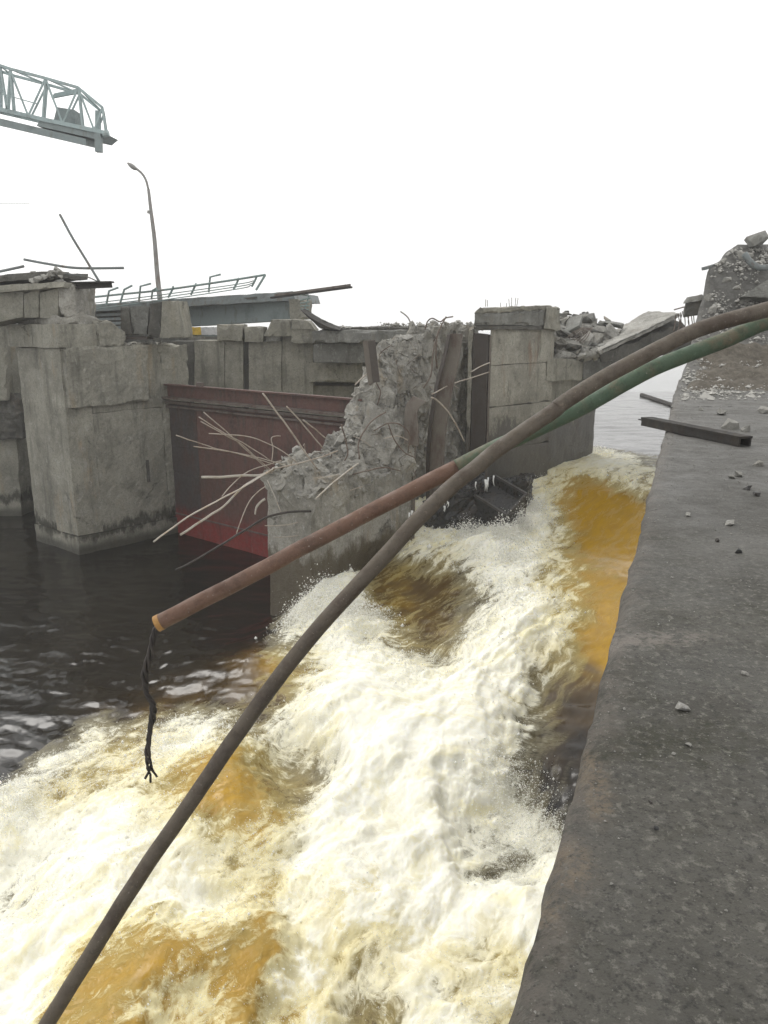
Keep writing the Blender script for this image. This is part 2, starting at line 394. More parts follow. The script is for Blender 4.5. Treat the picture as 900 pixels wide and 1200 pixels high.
def sstep(a, b, x):
    t = np.clip((x - a) / (b - a), 0, 1); return t * t * (3 - 2 * t)

ZUP = 2.4
def zbase(x, y):
    q = FD.x * x + FD.y * y; r = AD.x * x + AD.y * y
    chute = ZUP * (.55 * sstep(8.5, 18.5, q) + .45 * sstep(19.5, 26.5, q))
    chute = np.minimum(chute, ZUP + .05)
    pool = ZUP * sstep(17.0, 17.3, q)
    m = sstep(-14.6, -12.9, r)
    return pool * (1 - m) + chute * m
def hit(px, py):
    x, y, q = ray(px, py); t = (CAMZ * .3) / -q
    for _ in range(4000):
        t += .02 + t * .0005
        if CAMZ + q * t <= float(zbase(np.float64(x * t), np.float64(y * t))): break
    return x * t, y * t
# foam (F), amber (A) and extra height (h) measured at points of the surface
CTL = """10 640 0 0 0;60 700 0 0 0;150 690 0 .05 0;260 690 0 0 0;300 740 0 0 0;60 770 0 .05 .0;150 780 0 .05 -.05;230 760 0 .05 .06;30 840 0 0 .05;100 830 0 .1 .08;
10 900 0 0 0;60 880 0 0 0;150 850 0 .15 -.05;210 835 0 .35 0;250 790 0 .1 .08;290 840 0 .3 .05;270 820 0 .2 .1;310 795 0 1 .25;345 790 .05 .9 .1;330 815 .1 .5 0;
5 985 .75 .1 .1;30 945 .9 .1 .1;60 918 .95 .1 .15;105 885 .9 .3 .15;180 868 .9 .2 .15;250 862 .95 .1 .15;300 850 .9 .1 .1;345 790 .5 .4 0;355 750 .95 0 .1;330 740 .1 0 0;380 715 1 0 .3;400 760 1 0 .35;420 850 1 .1 .35;370 830 1 .2 .25;
150 905 .35 .85 .15;75 930 .35 .85 .1;95 922 .2 .5 0;130 890 .35 .8 .1;270 895 .25 .85 .35;300 930 .22 .85 .35;320 955 .25 .9 .2;240 935 .28 .85 .3;205 945 .45 .7 .2;345 908 .1 .25 -.25;330 895 .4 .6 -.3;
125 965 1 .05 .25;60 990 1 .05 .1;20 1030 .2 0 -.25;5 1010 .6 0 -.1;25 1060 .85 .1 0;110 1015 .9 .35 .1;300 1020 .35 .8 .0;265 985 .3 .8 .15;340 990 .8 .4 0;352 925 .2 .4 -.2;385 950 1 .05 .2;450 950 .95 .35 .1;400 1000 .95 .1 .1;480 1000 1 .05 .1;
560 950 .95 .05 0;605 965 .6 .05 -.2;600 930 .8 0 -.1;640 940 .03 0 -.3;575 968 .2 .05 -.3;610 985 .3 0 -.2;650 975 .8 0 0;640 1000 1 0 .1;600 1050 1 .05 .15;550 1100 .95 .3 .1;500 1050 .9 .4 0;410 1075 .7 .65 0;380 1060 .8 .5 0;
250 1110 .3 .8 .3;180 1150 .3 .8 .3;120 1140 .28 .9 .2;300 1150 .25 .85 .2;60 1110 .9 .15 0;20 1160 1 .05 0;250 1050 .95 .2 0;150 1060 .9 .4 .1;200 1020 .9 .3 .1;430 1180 .25 .4 -.2;450 1150 .6 .5 0;540 1140 .6 .8 .05;580 1165 .65 .6 0;500 1180 .85 .2 .1;350 1190 .6 .8 0;230 1195 .5 .9 .1;
440 760 .95 .1 .3;470 740 .25 .5 .1;480 710 .1 .55 -.1;500 690 .08 .55 -.15;465 690 .12 .55 -.1;520 665 .12 .45 -.1;450 730 .3 .5 .1;540 615 .55 .75 .1;510 640 .85 .3 .1;560 645 .85 .1 0;590 660 .9 .05 0;625 600 1 .1 .15;600 690 .9 .1 .1;560 720 .3 .2 .1;515 755 .15 .4 -.15;490 770 .2 .4 -.1;550 690 .12 .2 -.15;
570 780 .95 .15 .25;600 750 .9 .3 .2;645 715 .85 .4 .1;480 800 .95 .1 .3;520 830 .95 .3 .25;580 850 .9 .4 .2;600 815 .9 .35 .2;560 900 1 .1 .2;500 880 1 .2 .25;450 900 1 .1 .3;610 640 1 .1 .2;640 690 .5 .6 .1;
640 545 .15 1 .1;655 575 .12 1 .05;690 600 .08 1 0;715 625 .04 1 0;745 615 .0 1 0;745 660 0 1 0;700 650 .08 1 -.05;680 645 .08 .7 -.1;655 655 .3 .8 0;730 690 .04 1 0;720 735 .05 1 -.05;690 695 .06 .85 -.05;665 700 .5 .6 0;705 770 .02 .85 -.1;680 800 .12 .5 -.1;660 780 .35 .6 0;640 830 .4 .5 0;655 870 .06 .2 -.1;690 830 0 .12 -.1;662 842 .02 .0 -.2;645 880 .06 .05 -.2;665 815 .04 .25 -.1;630 918 .12 0 -.25;650 925 .03 0 -.3;670 860 .02 .1 -.15;625 880 .5 .2 0;640 910 .05 0 -.2;
625 560 .9 .4 .15;670 545 .55 .6 .15;710 550 .6 .5 .15;700 530 .8 .15 .15;740 525 .5 .1 .1;765 545 .15 0 0;758 575 .3 .4 0;725 650 .3 .85 .03;720 700 .35 .85 .0;728 625 .5 .8 .04;722 675 .3 .8 .03;700 575 .03 1 .02;705 625 .03 1 0;742 700 0 .9 0;700 720 .1 .9 0;650 530 .9 .1 .1;
700 505 .0 0 -.08;590 628 1 .1 .3;575 640 .9 .1 .2;610 620 1 .1 .2;620 548 .9 .4 .12;640 540 .85 .4 .12;685 538 .8 .4 .16;715 542 .75 .3 .14;730 553 .7 .4 .12;745 560 .4 .4 .05;665 640 .3 .5 0;668 660 .35 .7 0;740 480 0 0 0;780 450 0 0 0;745 502 .08 0 0;690 520 .3 .1 0;770 520 .1 0 0;720 460 0 0 0;780 480 0 0 0"""
ctl = []
for s in CTL.replace('\n', '').split(';'):
    if s.strip():
        a = [float(v) for v in s.split()]; x, y = hit(a[0], a[1])
        ctl.append((x, y, a[2], a[3], a[4], .030 * math.hypot(x, y)))
ctl = np.array(ctl)

NR, NC = 900, 860
ys = 2.2 * (62 / 2.2) ** (np.linspace(0, 1, NR) ** 1.0)
tt = np.linspace(-.78, .62, NC)
Yg = np.repeat(ys[:, None], NC, 1); Xg = Yg * tt[None, :] - .6
NX = 30; NC += NX
Xg = np.concatenate([Xg[:, :1] - np.geomspace(30, .15, NX)[None, :], Xg], 1); Yg = np.repeat(ys[:, None], NC, 1)
Xg = np.minimum(Xg, .4285 * Yg + 1.6)      # a little under the deck's wall, never beyond it
x, y = Xg.ravel(), Yg.ravel()
q = FD.x * x + FD.y * y; r = AD.x * x + AD.y * y
# domain warp so that borders are ragged
wx = x + .28 * fbm(x * 1.1, y * 1.1, 4, 3) + .10 * fbm(x * 4, y * 4, 3, 5)
wy = y + .34 * fbm(x * 1.1 + 9, y * 1.1, 4, 7) + .12 * fbm(x * 4, y * 4 + 5, 3, 9)
num = np.zeros((3, x.size)); den = np.full(x.size, 1e-6)
for cx, cy, f_, a_, h_, sg in ctl:
    sx = sg; sy = sg * 1.8
    d2 = ((wx - cx) / sx) ** 2 + ((wy - cy) / sy) ** 2
    g = np.exp(-.5 * d2) + 2e-3 / (1 + d2) ** 2
    den += g; num[0] += g * f_; num[1] += g * a_; num[2] += g * h_
Fm, Am, Hm = num / den
zb = zbase(x, y)
calmup = sstep(29, 32, q); Fm = Fm * (1 - calmup); Am = Am * (1 - calmup)
# leaning, wind-blown structure: coordinates stretched along the current
u_ = (q + .35 * fbm(x * .7, y * .7, 3, 21)); v_ = (r + .35 * fbm(x * .7 + 4, y * .7, 3, 23))
big = fbm(u_ * .55, v_ * .75, 3, 31)
bil = fbm(u_ * 1.3, v_ * 1.7, 6, 41, .52, mode=2)
rid = fbm(u_ * 2.2, v_ * 3.3, 5, 51, .6, mode=1)
fine = fbm(x * 9, y * 9, 4, 61, .6)
turb = sstep(.12, .8, Fm)
cht = sstep(10, 13, q) * sstep(-14, -12.5, r)
strk = fbm(u_ * .55, v_ * 2.2, 4, 45, .5, mode=1)
foamy = turb * (.30 * big + (.065 - .02 * cht) * bil + .05 * fbm(u_ * 1.2, v_ * 1.5, 6, 47, .55) + .10 * cht * strk + .02 * rid + .010 * fine)
foamy = foamy * (1 - .5 * sstep(22, 26, q))
# waves on the dark pool: low swells and crisp ripples
sw = .10 * fbm(x * .55 + .3 * y, y * .9, 3, 71) + .018 * fbm(x * 1.1, y * 2.0, 3, 73, .5, mode=1)
rip = .008 * fbm(x * 4.5, y * 7, 4, 75, .5, mode=1) * (.25 + .75 * sstep(-.1, .5, fbm(x * .5, y * .5, 3, 77)))
near = sstep(24, 12, y)
calm = (1 - turb) * (sw * (.35 + .65 * near) + rip * (.5 + .25 * near)) * np.where(Am > .5, .55, 1)
zz = zb + Hm * 1.5 + foamy + calm
# mask detail: foam gathers on crests, amber shows in the hollows between
Fd = Fm + turb * (.55 * bil + .30 * rid + .25 * fine) * .75 * (1 - .55 * np.clip((Fm - .85) / .15, 0, 1))
streaks = fbm(u_ * .9, v_ * 5.0, 4, 81, .6)
Fd = Fd + .22 * streaks * sstep(.02, .2, Fm) * (1 - sstep(.6, .9, Fm))
Fd = np.clip(Fd, 0, 1)
Ad = np.clip(Am + .22 * fbm(x * 1.4, y * 1.4, 4, 91) * sstep(.02, .3, Fm + Am), 0, 1)
co = np.stack([x, y, zz], 1)
ii = np.arange(NR * NC).reshape(NR, NC)
fa = np.stack([ii[:-1, :-1], ii[:-1, 1:], ii[1:, 1:], ii[1:, :-1]], -1).reshape(-1, 4)
me = bpy.data.meshes.new('river_water')
me.vertices.add(len(co)); me.vertices.foreach_set('co', co.ravel().astype(np.float32))
me.loops.add(fa.size); me.loops.foreach_set('vertex_index', fa.ravel().astype(np.int32))
me.polygons.add(len(fa)); me.polygons.foreach_set('loop_start', np.arange(0, fa.size, 4, dtype=np.int32))
me.polygons.foreach_set('use_smooth', np.ones(len(fa), bool)); me.update(calc_edges=True)
for nm, arr in (('foam', Fd), ('amber', Ad)):
    at = me.attributes.new(nm, 'FLOAT', 'POINT'); at.data.foreach_set('value', arr.astype(np.float32))
at = me.attributes.new('flow_position', 'FLOAT_VECTOR', 'POINT')
at.data.foreach_set('vector', np.stack([(u_ + .2 * bil) * (1 - .45 * cht), v_ * (1.25 + .9 * cht) + .15 * rid, zz * .8], 1).ravel().astype(np.float32))
water = bpy.data.objects.new('river_water', me); C.objects.link(water)
tag(water, 'dark tea-brown river pool breaking into white and amber rapids', kind='structure')

def water_material():
    k = NB('river_water_and_foam')
    fo = k.n('ShaderNodeAttribute', attribute_name='foam').outputs['Fac']
    am0 = k.n('ShaderNodeAttribute', attribute_name='amber').outputs['Fac']
    fp = k.n('ShaderNodeAttribute', attribute_name='flow_position').outputs['Vector']
    n0 = k.noise(.85, 5, .6, dist=.8, vec=fp, off=(7, 2, 1)); n1 = k.noise(3.6, 8, .7, dist=.9, vec=fp); n2 = k.noise(13, 7, .72, off=(3, 3, 3), dist=.8, vec=fp); n3 = k.noise(50, 3, .6, vec=fp)
    lace = k.math('ADD', k.math('MULTIPLY', k.math('SUBTRACT', n1, .5), 1.5), k.math('MULTIPLY', k.math('SUBTRACT', n2, .5), .7))
    act = k.ramp(fo, .08, .42)
    L = k.math('ADD', fo, k.math('MULTIPLY', k.math('ADD', lace, k.math('MULTIPLY', k.math('SUBTRACT', n0, .5), 2.1)), k.math('MULTIPLY', act, .58)))
    th = k.ramp(k.math('ABSOLUTE', k.math('SUBTRACT', k.noise(2.6, 7, .66, dist=1.6, vec=fp, off=(11, 4, 2)), .5)), .0, .045, 1, 0)
    L = k.math('ADD', L, k.math('MULTIPLY', th, k.math('MULTIPLY', k.ramp(fo, .06, .3), .13)))
    am = k.math('ADD', am0, k.math('MULTIPLY', k.math('SUBTRACT', k.noise(1.1, 5, .6, off=(1, 9, 3), vec=fp), .46), k.math('MULTIPLY', k.ramp(fo, .35, .7), 1.3)))
    clear = k.mix(k.ramp(am, .0, .5), (.0085, .0068, .005), (.075, .045, .014))
    clear = k.mix(k.ramp(am0, .45, .95), clear, (.41, .235, .006))
    clear = k.mix(k.math('MULTIPLY', k.ramp(n1, .42, .66, 0, .55), k.ramp(am0, .4, 1)), clear, (.25, .125, .012))
    churn = k.mix(k.ramp(am, .1, .8), (.13, .115, .07), (.34, .26, .08))
    churn = k.mix(k.ramp(am0, .6, .95), churn, (.35, .205, .022))
    cream = k.mix(k.ramp(am, .1, .9), (.70, .685, .58), (.68, .61, .36))
    c = k.mix(k.ramp(L, .10, .30), clear, churn)
    c = k.mix(k.ramp(L, .30, .66), c, cream)
    c = k.mix(k.ramp(L, .72, 1.05), c, (.80, .785, .68))
    c = k.mix(k.math('MULTIPLY', k.ramp(k.noise(1.5, 7, .68, dist=.7, vec=fp, off=(5, 14, 2)), .48, .66, 0, .65), k.ramp(L, .5, .8)), c, (.74, .685, .43))
    c = k.mix(k.ramp(L, 1.05, 1.35, 0, .8), c, (.86, .86, .80))
    k.put(k.b.inputs['Base Color'], c)
    k.put(k.b.inputs['Roughness'], k.ramp(L, .08, .5, .16, .8))
    k.b.inputs['IOR'].default_value = 1.33
    k.put(k.b.inputs['Subsurface Weight'], k.ramp(L, .3, .8, 0, .7)); k.b.inputs['Subsurface Radius'].default_value = (.14, .13, .09)
    k.b.inputs['Subsurface Scale'].default_value = .7
    hw = k.math('MULTIPLY', k.noise(5, 5, .6, (1, 1.6, 1)), .20)
    hf = k.math('ADD', k.math('MULTIPLY', n1, .8), k.math('ADD', k.math('MULTIPLY', n2, .5), k.math('MULTIPLY', n3, .06)))
    mx = k.n('ShaderNodeMix', data_type='FLOAT'); k.l(k.math('MAXIMUM', k.ramp(L, .1, .5), k.ramp(am0, .25, .7, 0, .35)), mx.inputs[0]); k.l(hw, mx.inputs[2]); k.l(hf, mx.inputs[3])
    k.bump(mx.outputs[0], .5, .032)
    return k.m
M['water'] = water_material(); me.materials.append(M['water'])
def water_z(px_, py_):
    j = int(np.clip(np.searchsorted(ys, py_), 1, NR - 1)); i = int(np.clip(np.searchsorted(Xg[j], px_), 0, NC - 1)); return float(zz[j * NC + i])

# the reservoir beyond the dam
k = NB('sky_grey_reservoir_water'); k.put(k.b.inputs['Base Color'], (.33, .335, .335)); k.b.inputs['Roughness'].default_value = .12; k.b.inputs['IOR'].default_value = 1.33  # base colour lightened to carry the reflected sky
k.bump(k.math('ADD', k.noise(.8, 6, .65, (1, 1.7, 1)), k.math('MULTIPLY', k.noise(4, 4, .6, (1, 2, 1)), .3)), 1, .35); M['res'] = k.m
xs = np.concatenate([-np.geomspace(900, 40, 12), np.linspace(-38, 38, 24), np.geomspace(40, 900, 12)]); yy = np.geomspace(59, 1400, 40)
V = [(float(a), float(b), ZUP - .12 + .04 * math.sin(a * .3 + b * .2)) for b in yy for a in xs]; n_ = len(xs)
F = [(j * n_ + i, j * n_ + i + 1, (j + 1) * n_ + i + 1, (j + 1) * n_ + i) for j in range(len(yy) - 1) for i in range(n_ - 1)]
tag(obj('reservoir_water', (V, F), M['res'], smooth=True), 'pale rippled reservoir surface stretching away behind the dam', kind='structure')

# ------------------------------------------------------------------ the deck we stand on
EX = lambda y_: -.274 + .3905 * y_
rows = list(np.geomspace(1.0, 27.3, 260) - 4.0) 
rows = [r_ for r_ in rows if r_ < 23.4] + [23.4]
cols = [0, .012, .025, .045, .07, .1, .14, .19, .25, .32, .4, .5, .62, .78, .95, 1.15, 1.4, 1.7, 2.1, 2.6, 3.2, 4, 5, 6.2, 7.6, 9.2, 11, 13, 15]
V, F, eA = [], [], []
for yv in rows:
    jag = .012 * fb((0, yv, 0), 4, 1.3) + .010 * fb((3, yv, 1), 4, 5) + .006 * fb((3, yv, 1), 3, 22)
    for j, c_ in enumerate(cols):
        p = Vector((EX(yv) + c_ + jag * max(0, 1 - c_ / .5), yv, 6))
        p.z += .012 * fb(p, 4, 1.2) + .004 * fb(p, 3, 8)
        dip = max(0, 1 - c_ / (.075 + .05 * fb((7, yv, 2), 3, 2)))
        p.z -= .045 * dip ** 2 * (1 + fb((1, yv, 5), 3, 3))
        V.append(p); eA.append(max(0, 1 - c_ / .26))
nc = len(cols)
for i in range(len(rows) - 1):
    for j in range(nc - 1): F.append((i * nc + j, i * nc + j + 1, (i + 1) * nc + j + 1, (i + 1) * nc + j))
o_ = len(V); zs = [5.9, 5.7, 5.3, 4.6, 3.5, 2, 0, -2]
for i, yv in enumerate(rows):
    for zz_ in zs:
        p = Vector((V[i * nc].x, yv, zz_)); n3 = nz(p, 1.5) * .05 + nz(p, 6) * .02
        V.append(p + Vector((n3.x, 0, 0))); eA.append(.8)
for i in range(len(rows) - 1):
    F.append((i * nc, (i + 1) * nc, o_ + (i + 1) * 8, o_ + i * 8))
    for k_ in range(7): F.append((o_ + i * 8 + k_, o_ + (i + 1) * 8 + k_, o_ + (i + 1) * 8 + k_ + 1, o_ + i * 8 + k_ + 1))
deck = obj('pavement', (V, F), M['paving'], smooth=True, origin=(0, 0, 6))
tag(deck, 'worn dark wet concrete deck with a crumbled edge above the rapids', kind='structure')
for nm in ('edge', 'patch', 'rust'):
    at = deck.data.attributes.new(nm, 'FLOAT', 'POINT')
    if nm == 'edge': at.data.foreach_set('value', eA)
    else:
        pts = [(735, 752, .30, .10), (790, 748, .25, .08), (700, 745, .2, .08)] if nm == 'patch' else [(668, 1010, .07, .13), (700, 940, .05, .12), (640, 1060, .04, .1), (690, 900, .05, .25)]
        P_ = [(G(a, b, 6), sx, sy) for a, b, sx, sy in pts]
        at.data.foreach_set('value', [max(math.exp(-(((v.x - g_.x) / sx) ** 2 + ((v.y - g_.y) / sy) ** 2)) for g_, sx, sy in P_) if v.z > 5.8 else 0 for v in V])
def deck_z(p): return 6 + .012 * fb(p, 4, 1.2)

# tilted road slab rising where the deck ends
def loft(left, right, nu, nv, amp, back, seed=0):
    L_ = cat(left, 6); R_ = cat(right, 6); V, F = [], []
    def at_(P, t): a = t * (len(P) - 1); i = min(len(P) - 2, int(a)); return P[i].lerp(P[i + 1], a - i)
    for j in range(nv + 1):
        a, b = at_(L_, j / nv), at_(R_, j / nv)
        for i in range(nu + 1):
            p = a.lerp(b, i / nu); s_ = Vector((seed, 0, 0)); p = p + nz(p + s_, .9) * amp + nz(p + s_, 4) * amp * .35
            V.append(p)
    m = nu + 1
    for j in range(nv):
        for i in range(nu): F.append((j * m + i, j * m + i + 1, (j + 1) * m + i + 1, (j + 1) * m + i))
    o2 = len(V); V += [v + Vector(back) for v in V]
    for j in range(nv):
        for i in range(nu): F.append((o2 + j * m + i, o2 + (j + 1) * m + i, o2 + (j + 1) * m + i + 1, o2 + j * m + i + 1))
        a = j * m; F.append((a, a + m, o2 + a + m, o2 + a)); a = j * m + nu; F.append((a, o2 + a, o2 + a + m, a + m))
    for i in range(nu):
        F.append((i, o2 + i, o2 + i + 1, i + 1)); a = nv * m + i; F.append((a, a + 1, o2 + a + 1, o2 + a))
    return V, F
tl = [G(787, 477, 6) - Vector((0, 0, .02)), D(791, 463, 18.2), D(796, 449, 20.3), D(804, 424, 22.4), D(811, 395, 23.8), D(818, 364, 25.1), D(824, 346, 25.5), D(832, 315, 26.2), D(842, 307, 26.5), D(850, 297, 26.8), D(864, 287, 27.3)]
tr = [G(1180, 477, 6) - Vector((0, 0, .02))] + [D(1180, a, b) for a, b in ((463, 18.2), (449, 20.3), (424, 22.4), (395, 23.8), (366, 25.1), (346, 25.5), (315, 26.2), (305, 26.5), (293, 26.8), (282, 27.3))]
def ramp_z(y_): return float(np.interp(y_, [p.y for p in tl], [p.z for p in tl]))
slab_t = thing('tilted_slab', 'grey gritty road slab heaved up at the far end of the deck', 'slab', (tl[0].x + 3, 23.3, 6))
obj('slab_surface', loft(tl, tr, 70, 110, .05, (.4, 1.2, -1.2)), M['paving'], slab_t, True)
# projecting broken plate and dirt
obj('broken_plate', prism([D(868, 347, 24.6), D(990, 352, 24.6), D(990, 326, 24.8), D(900, 328, 24.8)], (.3, .8, -.1), .12, .04, .06), M['greyc'], slab_t)
dv, df = [], []
m = 60; nj = 30
for j in range(nj):
    for i in range(m + 1):
        yv = 18.6 + 5.2 * j / (nj - 1); xv = float(np.interp(yv, [p.y for p in tl], [p.x for p in tl])) + .08 + i * .12
        p = Vector((xv, yv, 0)); e_d = min(1, i / 4, j / 5, (nj - 1 - j) / 5)
        dv.append(Vector((xv, yv, ramp_z(yv) + .02 + (.30 * fb(p, 5, .9) + .12 + .06 * fb(p, 3, 6)) * e_d - .16 * (1 - e_d))))
for j in range(nj - 1):
    for i in range(m): a = j * (m + 1) + i; df.append((a, a + 1, a + m + 2, a + m + 1))
tag(obj('dirt', (dv, df), M['dirt'], smooth=True), 'brown earth spilt across the foot of the tilted slab', kind='stuff')

# stones lying on the deck, each its own thing
stones = [(855, 503, .32, 'large pale stone beside the dark steel beam', 'chunk'), (874, 506, .16, 'smaller grey stone right of the large pale stone by the beam', 'chunk'),
  (866, 558, .13, 'pale flat stone, larger of a close pair below the beam', 'chunk'), (857, 561, .09, 'grey pebble touching the pale flat stone below the beam', 'chunk'),
  (888, 546, .14, 'flat brown stone near the right frame below the beam end', 'broken'), (875, 574, .09, 'black round pebble below the pale pair of stones', 'blacksteel'),
  (887, 581, .08, 'black pebble right of the black round pebble', 'blacksteel'), (806, 605, .06, 'small pale stone chip by the light scuffed streak', 'chunk'),
  (855, 615, .09, 'narrow white stone sliver alone in mid deck', 'chunk'), (866, 648, .06, 'dark small pebble in mid deck', 'blacksteel'),
  (840, 635, .05, 'tiny dark pebble left of centre deck', 'blacksteel'), (873, 790, .035, 'small upright white chip near the right frame', 'chunk'),
  (800, 832, .062, 'grey lump of concrete, biggest stone in the foreground', 'chunk'), (807, 874, .028, 'square pale chip just below the grey lump', 'chunk'),
  (768, 973, .022, 'small black chip on the near deck', 'blacksteel'), (762, 942, .018, 'tiny dark chip above the small black chip', 'blacksteel'),
  (845, 486, .20, 'pale stone fallen at the foot of the dirt', 'chunk'), (893, 484, .24, 'pale stone by the dirt near the right frame', 'chunk'), (822, 481, .12, 'small stone at the left foot of the dirt', 'chunk')]
for i, (px, py, s_, lab, mt) in enumerate(stones):
    p = G(px, py, 6); r2 = random.Random(i + 5)
    o = obj('stone', rock((p.x, p.y, deck_z(p) + s_ * .2), (s_, s_ * .75, s_ * .6), r2, 16), M[mt]); tag(o, lab, 'stone', 'stones lying on the deck')
# gravel: thousands of grains
def scatter(name, pts, sizes, mat, label, flat=.7, seed=3):
    r2 = random.Random(seed); V, F = [], []
    for p, s_ in zip(pts, sizes):
        b = len(V); a0 = r2.uniform(0, 6.28)
        for k_ in range(4):
            a = a0 + k_ * 1.57 + r2.uniform(-.4, .4); q_ = s_ * r2.uniform(.35, .6)
            V.append(Vector((p[0] + math.cos(a) * q_, p[1] + math.sin(a) * q_, p[2] + r2.uniform(-.1, .15) * s_)))
        V.append(Vector((p[0] + r2.uniform(-.15, .15) * s_, p[1] + r2.uniform(-.15, .15) * s_, p[2] + s_ * flat * .5)))
        V.append(Vector((p[0], p[1], p[2] - s_ * .3)))
        for k_ in range(4):
            n2 = (k_ + 1) % 4; F.append((b + k_, b + n2, b + 4)); F.append((b + n2, b + k_, b + 5))
    return tag(obj(name, (V, F), mat), label, kind='stuff')
pts, sz = [], []
for _ in range(9000):
    yv = 1.2 + 22 * rng.random() ** 1.6; c_ = rng.random() ** 1.5 * 5
    p = Vector((EX(yv) + .03 + c_, yv, 6)); 
    if fb(p, 3, .8) + rng.uniform(-.5, .5) < -.1: continue
    s_ = min(.05, (.0028 + .0014 * yv) * rng.lognormvariate(0, .55)); p.z = deck_z(p) + .003
    pts.append(p); sz.append(s_)
sz = [v * .62 for v in sz]
scatter('gravel', pts, sz, M['chunk'], 'fine pale grit and gravel strewn over the deck')
pts, sz = [], []
lp = cat(tl, 6)
for _ in range(5200):
    t = rng.uniform(.05, .95) * (len(lp) - 1); a = lp[int(t)].lerp(lp[min(len(lp) - 1, int(t) + 1)], t % 1); dx = abs(rng.gauss(0, 1.2)) if rng.random() < .6 else rng.uniform(0, 5)
    p = a + Vector((dx + .1, -.05, .03)); p.y += rng.uniform(-.04, .04)
    if fb(p, 3, 1.3) < rng.uniform(-.35, .35): continue
    pts.append(p); sz.append(.055 * rng.lognormvariate(0, .6))
for _ in range(420):
    px_ = 797 + abs(rng.gauss(0, 55)); p = D(px_, rng.uniform(400, 452), rng.uniform(22.3, 23.6)); p = Vector((float(np.interp(yv2 := rng.uniform(17.5, 24.2), [v.y for v in tl], [v.x for v in tl])) + .1 + abs(rng.gauss(0, 1.5)), yv2, ramp_z(yv2) + .08)); pts.append(p); sz.append(.05 * rng.lognormvariate(0, .6))
M['chip'] = plain('pale_rubble_chips', (.40, .39, .36), .9)
scatter('rubble_crumbs', pts, sz, M['chip'], 'small white rubble crumbs scattered on the tilted slab', seed=9)
# bigger lumps on and around the tilted slab
lumps = [(885, 281, 27.0, .85, .5, 'rounded grey boulder on the crest of the tilted slab', 'greyc'), (872, 300, 26.2, .5, .25, 'pale slab fragment under the crest pipe', 'chunk'),
  (833, 362, 24.8, .3, .2, 'white rubble lump at the left edge of the tilted slab', 'chunk'), (828, 350, 25.0, .26, .2, 'small white lump above the edge rubble lump', 'chunk'),
  (850, 328, 25.4, .28, .15, 'pale flat fragment mid way up the tilted slab', 'chunk'), (862, 338, 25.2, .3, .15, 'pale fragment beside the projecting plate', 'chunk'),
  (846, 306, 26.3, .24, .15, 'white fragment high on the tilted slab edge', 'chunk'), (840, 440, 22.6, .3, .2, 'pale stone half sunk in the brown dirt', 'chunk'),
  (862, 432, 22.8, .35, .2, 'grey stone in the middle of the brown dirt', 'greyc'), (890, 437, 22.6, .3, .2, 'stone at the right of the brown dirt', 'chunk'), (815, 428, 22.9, .22, .15, 'small stone at the left of the brown dirt', 'chunk')]
for i, (px, py, Y, s_, h_, lab, mt) in enumerate(lumps):
    if py > 425: Y = 21.8 + (440 - py) * .04
    p = D(px, py, Y); o = obj('rubble_lump', rock(p - Vector((0, .1, 0)), (s_, s_ * .8, h_), random.Random(i + 60), 22), M[mt]); tag(o, lab, 'stone', 'rubble lumps around the tilted slab')
o = obj('scrap_pipe', tube(cat([D(872, 297, 25.7), D(880, 308, 25.6), D(893, 314, 25.5), D(915, 310, 25.5)]), .10, 8), M['greysteel'], smooth=True)
tag(o, 'bent grey scrap pipe lying near the crest of the tilted slab', 'pipe')
# steel edge jutting out of the slab's left side
tag(obj('steel_bracket', bar(D(824, 315, 26.2), D(838, 311, 26.4), .14, .1), M['greysteel']), 'short steel stub jutting left from the tilted slab edge', 'bracket')
o = thing('broken_kerb_block', 'kerb block, its shaded hollow a dark face, overhanging between fallen deck and tilted slab', 'block', D(812, 372, 26))
obj('block_side', prism([D(800, 371, 26), D(824, 368, 25.7), D(825, 351, 25.7), D(804, 354, 26)], (.3, .7, 0), .1, .05, .06), M['darkc'], o)  # solid dark face painted in for the shade of the hollow
obj('block_top', prism([D(801, 355, 25.9), D(826, 352, 25.6), D(824, 345, 25.7), D(806, 348, 26.0)], (.3, .8, 0), .1, .04, .05), M['greyc'], o)
# the black beam
bt = thing('steel_beam', 'dark rusty channel beam lying across the deck edge over the water', 'beam', G(815, 512, 6))
a, b = G(757, 499, 6) , G(873, 524, 6); a.z = b.z = 6.13
obj('top_flange', bar(a, b, .21, .03), M['beamsteel'], bt)
dd = (b - a).normalized(); sd = Vector((dd.y, -dd.x, 0))
obj('near_web', bar(a + sd * .085 - Vector((0, 0, .068)) + dd * .01, b + sd * .085 - Vector((0, 0, .068)) - dd * .01, .03, .105), M['beamsteel'], bt)
obj('far_web', bar(a - sd * .085 - Vector((0, 0, .068)) + dd * .01, b - sd * .085 - Vector((0, 0, .068)) - dd * .01, .03, .105), M['beamsteel'], bt)
obj('end_rod', bar(a - dd * .22 - Vector((0, 0, .05)), a + dd * .1 - Vector((0, 0, .05)), .018), M['beamsteel'], bt)

